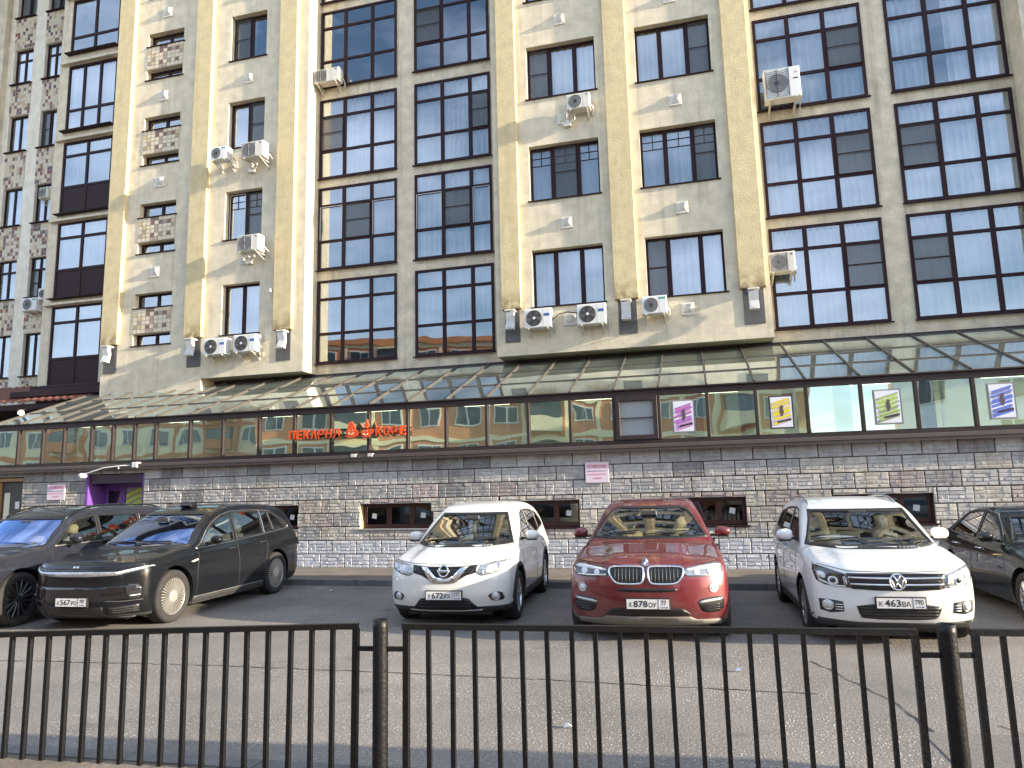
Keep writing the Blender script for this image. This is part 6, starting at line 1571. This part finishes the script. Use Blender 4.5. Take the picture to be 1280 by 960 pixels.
c.patch('lower_bumper', [(-.885, .375), (-.82, .315), (-.42, .29), (.42, .29), (.82, .315), (.885, .375), (.88, .2), (-.88, .2)], M_clad, 'f', .003)
c.plate(('К', '463', 'ВА'), '790', 0.012, .52)
seams(c, [[(1.22, .32), (1.20, .6), (1.36, .95), (1.40, 1.06)], [(2.49, .3), (2.49, 1.09)], [(3.08, .5), (3.25, .8), (3.38, 1.12)]], [(-.82, .935), (-.5, .865), (0, .85), (.5, .865), (.82, .935)])
handles(c, (2.28, 3.20), .95, M_w2); wipers(c, -.64, 1.10, -.05, 1.10)
for sg in (1, -1):
    pts = []
    for k in range(13):
        y = 1.98 + (3.75 - 1.98) * k / 12; hit, ok = c.cast2([(sg * .56, y)], 't'); pts.append((sg * .565, y, hit[0][2] + .045 * math.sin(math.pi * k / 12) ** .35 - .01))
    mb = MB(); mb.tube(pts, .016, 8); obj('roof_rail', mb, M_satin, c.root, True)
for s_ in ('s+', 's-'): c.patch('sill_cladding', [(1.26, .21), (3.06, .21), (3.06, .33), (1.26, .33)], M_clad, s_, .008)

# ---- black suv with a full width light bar
M_blk = paint_mat('paint_black', (.005, .006, .008), 0, .3, .5, .006, (.12, .12, .12))
c = Car('black_suv', 'large black SUV with a full-width light bar, chrome window line and many-spoked silver wheels', 'car', M_blk, CG)
ws = [(-.79, 1.125), (-.70, 1.30), (-.60, 1.52), (-.55, 1.60), (.55, 1.60), (.60, 1.52), (.70, 1.30), (.79, 1.125), (.4, 1.11), (-.4, 1.11)]
sw_ = [[(1.62, 1.10), (1.90, 1.30), (2.12, 1.43), (2.40, 1.535), (2.66, 1.585), (2.62, 1.125)], [(2.70, 1.13), (2.76, 1.59), (3.2, 1.595), (3.62, 1.58), (3.58, 1.175)], [(3.66, 1.18), (3.70, 1.575), (4.05, 1.545), (4.34, 1.39), (4.47, 1.24)]]
rw = [(-.60, 1.22), (.60, 1.22), (.52, 1.58), (-.52, 1.58)]
c.body(ws, sw_, rw, .24); c.glazing(ws, sw_, rw, M_carblue, sg=M_carglass); c.wheels('turbine', mat('rim_bright', (.62, .60, .56), .3, .7), 36, rim_r=.285); c.cabin(M_int_dark, M_int_grey); c.mirror(1.86, 1.13, .20, .13)
lb = c.patch('light_bar', [(-.93, .912), (-.65, .848), (-.2, .852), (.2, .852), (.65, .848), (.93, .912), (.955, .893), (.93, .872), (.66, .795), (.2, .782), (-.2, .782), (-.66, .795), (-.93, .872), (-.955, .893)], M_lamp, 'f', .008, .016, h=.03)
for sg in (1, -1):
    f = (lambda p: p) if sg > 0 else mir
    c.patch('light_blade', f([(.62, .835), (.80, .875), (.945, .905), (.955, .893), (.80, .850), (.62, .812)]), M_white, 'f', .012, .008, par=lb)
    c.patch('headlight', smooth_poly(f([(.745, .668), (.905, .66), (.915, .46), (.765, .455)]), 1), M_lamp_dark, 'f', .010, .014)
    c.patch('reflector', f([(.79, .50), (.80, .51), (.895, .515), (.895, .505)]), M_white, 'f', .014, .006)
    q = c.patch('corner_intake', f([(.53, .345), (.885, .382), (.875, .255), (.51, .235)]), M_grille, 'f', .006)
    for z in (.27, .30, .33): c.line('intake_slat', [(sg * .56, z), (sg * .86, z + .02)], M_dgrey, 'f', .005, .006, par=q)
    c.line('bumper_trim', [(sg * .50, .44), (sg * .72, .43), (sg * .92, .44)], M_dgrey, 'f', .008, .006)
c.line('lower_chrome', [(-.80, .20), (-.4, .195), (.4, .195), (.80, .20)], M_dgrey, 'f', .010, .004)
c.patch('front_panel', [(-.90, .655), (-.60, .64), (-.40, .635), (.40, .635), (.60, .64), (.90, .655), (.91, .45), (.3, .43), (-.3, .43), (-.91, .45)], M_gloss_black, 'f', .003, h=.04)
c.patch('lower_intake', [(-.47, .355), (.47, .355), (.44, .225), (-.44, .225)], M_grille, 'f', .005)
em = c.patch('emblem', [(-.045, .895), (-.01, .895), (-.01, .925), (-.045, .925)], M_chrome, 'f', .010, .01); c.patch('emblem_half', [(.01, .895), (.045, .895), (.045, .925), (.01, .925)], M_chrome, 'f', .010, .01, par=em)
c.line('hood_lip', [(-.93, .925), (-.65, .87), (0, .862), (.65, .87), (.93, .925)], M_gloss_black, 'f', .007, .0)
c.plate(('Х', '567', 'РО'), '797', 0.02, .433, .51)
for s_ in ('s+', 's-'):
    ch = [(1.50, 1.055), (1.66, 1.13), (1.90, 1.325), (2.12, 1.455), (2.40, 1.56), (2.72, 1.615), (3.2, 1.622), (3.66, 1.607), (4.05, 1.575), (4.37, 1.41), (4.56, 1.235), (4.3, 1.205), (3.6, 1.155), (2.65, 1.10), (1.75, 1.062), (1.50, 1.055)]
    c.line('chrome_trim', ch, M_chrome, s_, .010, .004)
    c.line('pillar_trim', [(3.63, 1.165), (3.67, 1.60)], M_chrome, s_, .007, .004); c.line('quarter_divider', [(3.98, 1.20), (3.93, 1.57)], M_dgrey, s_, .009, .004)
    c.patch('camera_pod', smooth_poly([(1.30, .87), (1.47, .90), (1.49, .875), (1.34, .855)], 1), M_white, s_, .02, .03)
    c.patch('sill_cladding', [(1.40, .20), (3.46, .20), (3.46, .30), (1.40, .30)], M_clad, s_, .008); c.line('sill_trim', [(1.42, .31), (3.44, .31)], M_satin, s_, .006, .008)
seams(c, [[(1.47, .30), (1.48, .7), (1.55, 1.04)], [(2.66, .28), (2.66, 1.10)], [(3.46, .55), (3.60, .85), (3.66, 1.15)]], [(-.92, .945), (-.6, .895), (0, .885), (.6, .895), (.92, .945)])
c.line('handle_line', [(2.38, .985), (2.58, .99)], M_dgrey, 's+', .006, .002); c.line('handle_line', [(3.38, 1.02), (3.58, 1.025)], M_dgrey, 's+', .006, .002)
mb = MB(); mb.cbox(-.12, .12, 2.45, 2.62, 1.70, 1.775, .03); obj('roof_sensor', mb, M_gloss_black, c.root); wipers(c, -.66, 1.14, -.05, 1.13)

# ---- dark grey suv at the left edge
M_dg = paint_mat('paint_graphite', (.014, .016, .024), 0, .32, .7, .015, (.15, .14, .12))
c = Car('dark_grey_suv', 'dark graphite SUV with roof rails at the left edge, partly behind the black SUV', 'car', M_dg, CG)
ws = [(-.80, 1.155), (-.70, 1.35), (-.62, 1.58), (.62, 1.58), (.70, 1.35), (.80, 1.155), (.4, 1.14), (-.4, 1.14)]
sw_ = [[(1.62, 1.16), (1.95, 1.44), (2.2, 1.54), (2.62, 1.60), (2.58, 1.17)], [(2.67, 1.17), (2.70, 1.60), (3.3, 1.60), (3.72, 1.58), (3.66, 1.19)], [(3.76, 1.19), (3.84, 1.58), (4.3, 1.53), (4.62, 1.36), (4.66, 1.25)]]
rw = [(-.62, 1.22), (.62, 1.22), (.55, 1.58), (-.55, 1.58)]
c.body(ws, sw_, rw, .27); c.glazing(ws, sw_, rw, M_carblue, sg=M_carglass); c.wheels('thin', M_rim_dark, 15, rim_r=.285); c.cabin(M_int_beige, M_int_beige); c.mirror(1.86, 1.20, .22, .17)
for sg in (1, -1):
    f = (lambda p: p) if sg > 0 else mir
    lamp_unit(c, smooth_poly(f([(.52, .84), (.56, .90), (.93, .98), (.96, .94), (.88, .85), (.64, .80)]), 1), [(f([(.60, .84), (.62, .89), (.88, .94), (.86, .87)]), M_lens)])
    c.patch('side_intake', f([(.56, .55), (.90, .56), (.86, .38), (.60, .38)]), M_grille, 'f', .005)
    pts = []
    for k in range(13):
        y = 2.0 + 2.55 * k / 12; hit, ok = c.cast2([(sg * .62, y)], 't'); pts.append((sg * .625, y, hit[0][2] + .035 * math.sin(math.pi * k / 12) ** .3))
    mb = MB(); mb.tube(pts, .015, 8); obj('roof_rail', mb, M_gloss_black, c.root, True)
g_ = c.patch('grille', smooth_poly([(-.46, .92), (.46, .92), (.50, .78), (.38, .62), (-.38, .62), (-.50, .78)], 1), M_grille, 'f', .005)
for z in (.70, .78, .86): c.line('chrome_bar', [(-.42, z), (.42, z)], M_chrome, 'f', .010, .01, par=g_)
c.patch('lower_intake', [(-.5, .50), (.5, .50), (.45, .32), (-.45, .32)], M_grille, 'f', .005)
for s_ in ('s+', 's-'): c.line('chrome_trim', [(1.60, 1.14), (2.6, 1.155), (3.7, 1.175), (4.70, 1.235)], M_satin, s_, .008, .004); c.line('pillar_trim', [(3.71, 1.18), (3.78, 1.59)], M_satin, s_, .006, .004)
seams(c, [[(1.44, .30), (1.44, .7), (1.52, 1.12)], [(2.62, .28), (2.62, 1.15)]], [(-.9, 1.0), (0, .95), (.9, 1.0)])
handles(c, (2.38, 3.45), 1.02, M_satin)

# ---- black sedan at the right edge
M_bs = paint_mat('paint_black_green', (.005, .007, .007), 0, .3, 1, .012, (.12, .11, .1))
c = Car('black_sedan', 'black sedan cut by the right edge of the photo, its rear towards the wall', 'car', M_bs, CG)
ws = [(-.72, .985), (-.60, 1.17), (-.50, 1.31), (.50, 1.31), (.60, 1.17), (.72, .985), (.4, .97), (-.4, .97)]
sw_ = [[(1.80, .965), (2.1, 1.15), (2.45, 1.31), (2.70, 1.355), (2.86, 1.365), (2.78, .975)], [(2.86, .975), (2.95, 1.365), (3.3, 1.355), (3.55, 1.32), (3.74, 1.20), (3.96, 1.02), (3.7, 1.00)]]
rw = [(-.52, 1.12), (.52, 1.12), (.45, 1.30), (-.45, 1.30)]
c.body(ws, sw_, rw, .20); c.glazing(ws, sw_, rw, sg=M_cartint); c.wheels('twin', M_rim, 8); c.cabin(M_int_dark, M_int_dark); c.mirror(1.98, 1.0, .2, .13)
for s_ in ('s+', 's-'):
    c.line('chrome_trim', [(1.74, .950), (2.8, .957), (3.6, .982), (4.06, 1.012), (3.80, 1.22), (3.60, 1.345), (3.3, 1.385), (2.9, 1.392), (2.45, 1.345), (2.1, 1.185), (1.9, 1.07)], M_satin, s_, .006, .003)
seams(c, [[(1.50, .22), (1.50, .6), (1.62, .93)], [(2.82, .22), (2.82, .95)], [(3.45, .5), (3.72, .75), (3.86, .98)]], [(-.8, .78), (0, .74), (.8, .78)])
handles(c, (2.50, 3.52), .845, M_chrome)
for sg in (1, -1):
    f = (lambda p: p) if sg > 0 else mir
    lamp_unit(c, f([(.42, .60), (.50, .70), (.80, .76), (.88, .72), (.80, .60)]), [(f([(.50, .62), (.54, .68), (.76, .72), (.74, .62)]), M_lens)])
c.patch('grille', [(-.40, .70), (.40, .70), (.44, .60), (-.44, .60)], M_grille, 'f', .005); c.patch('lower_intake', [(-.6, .50), (.6, .50), (.66, .24), (-.66, .24)], M_grille, 'f', .005)
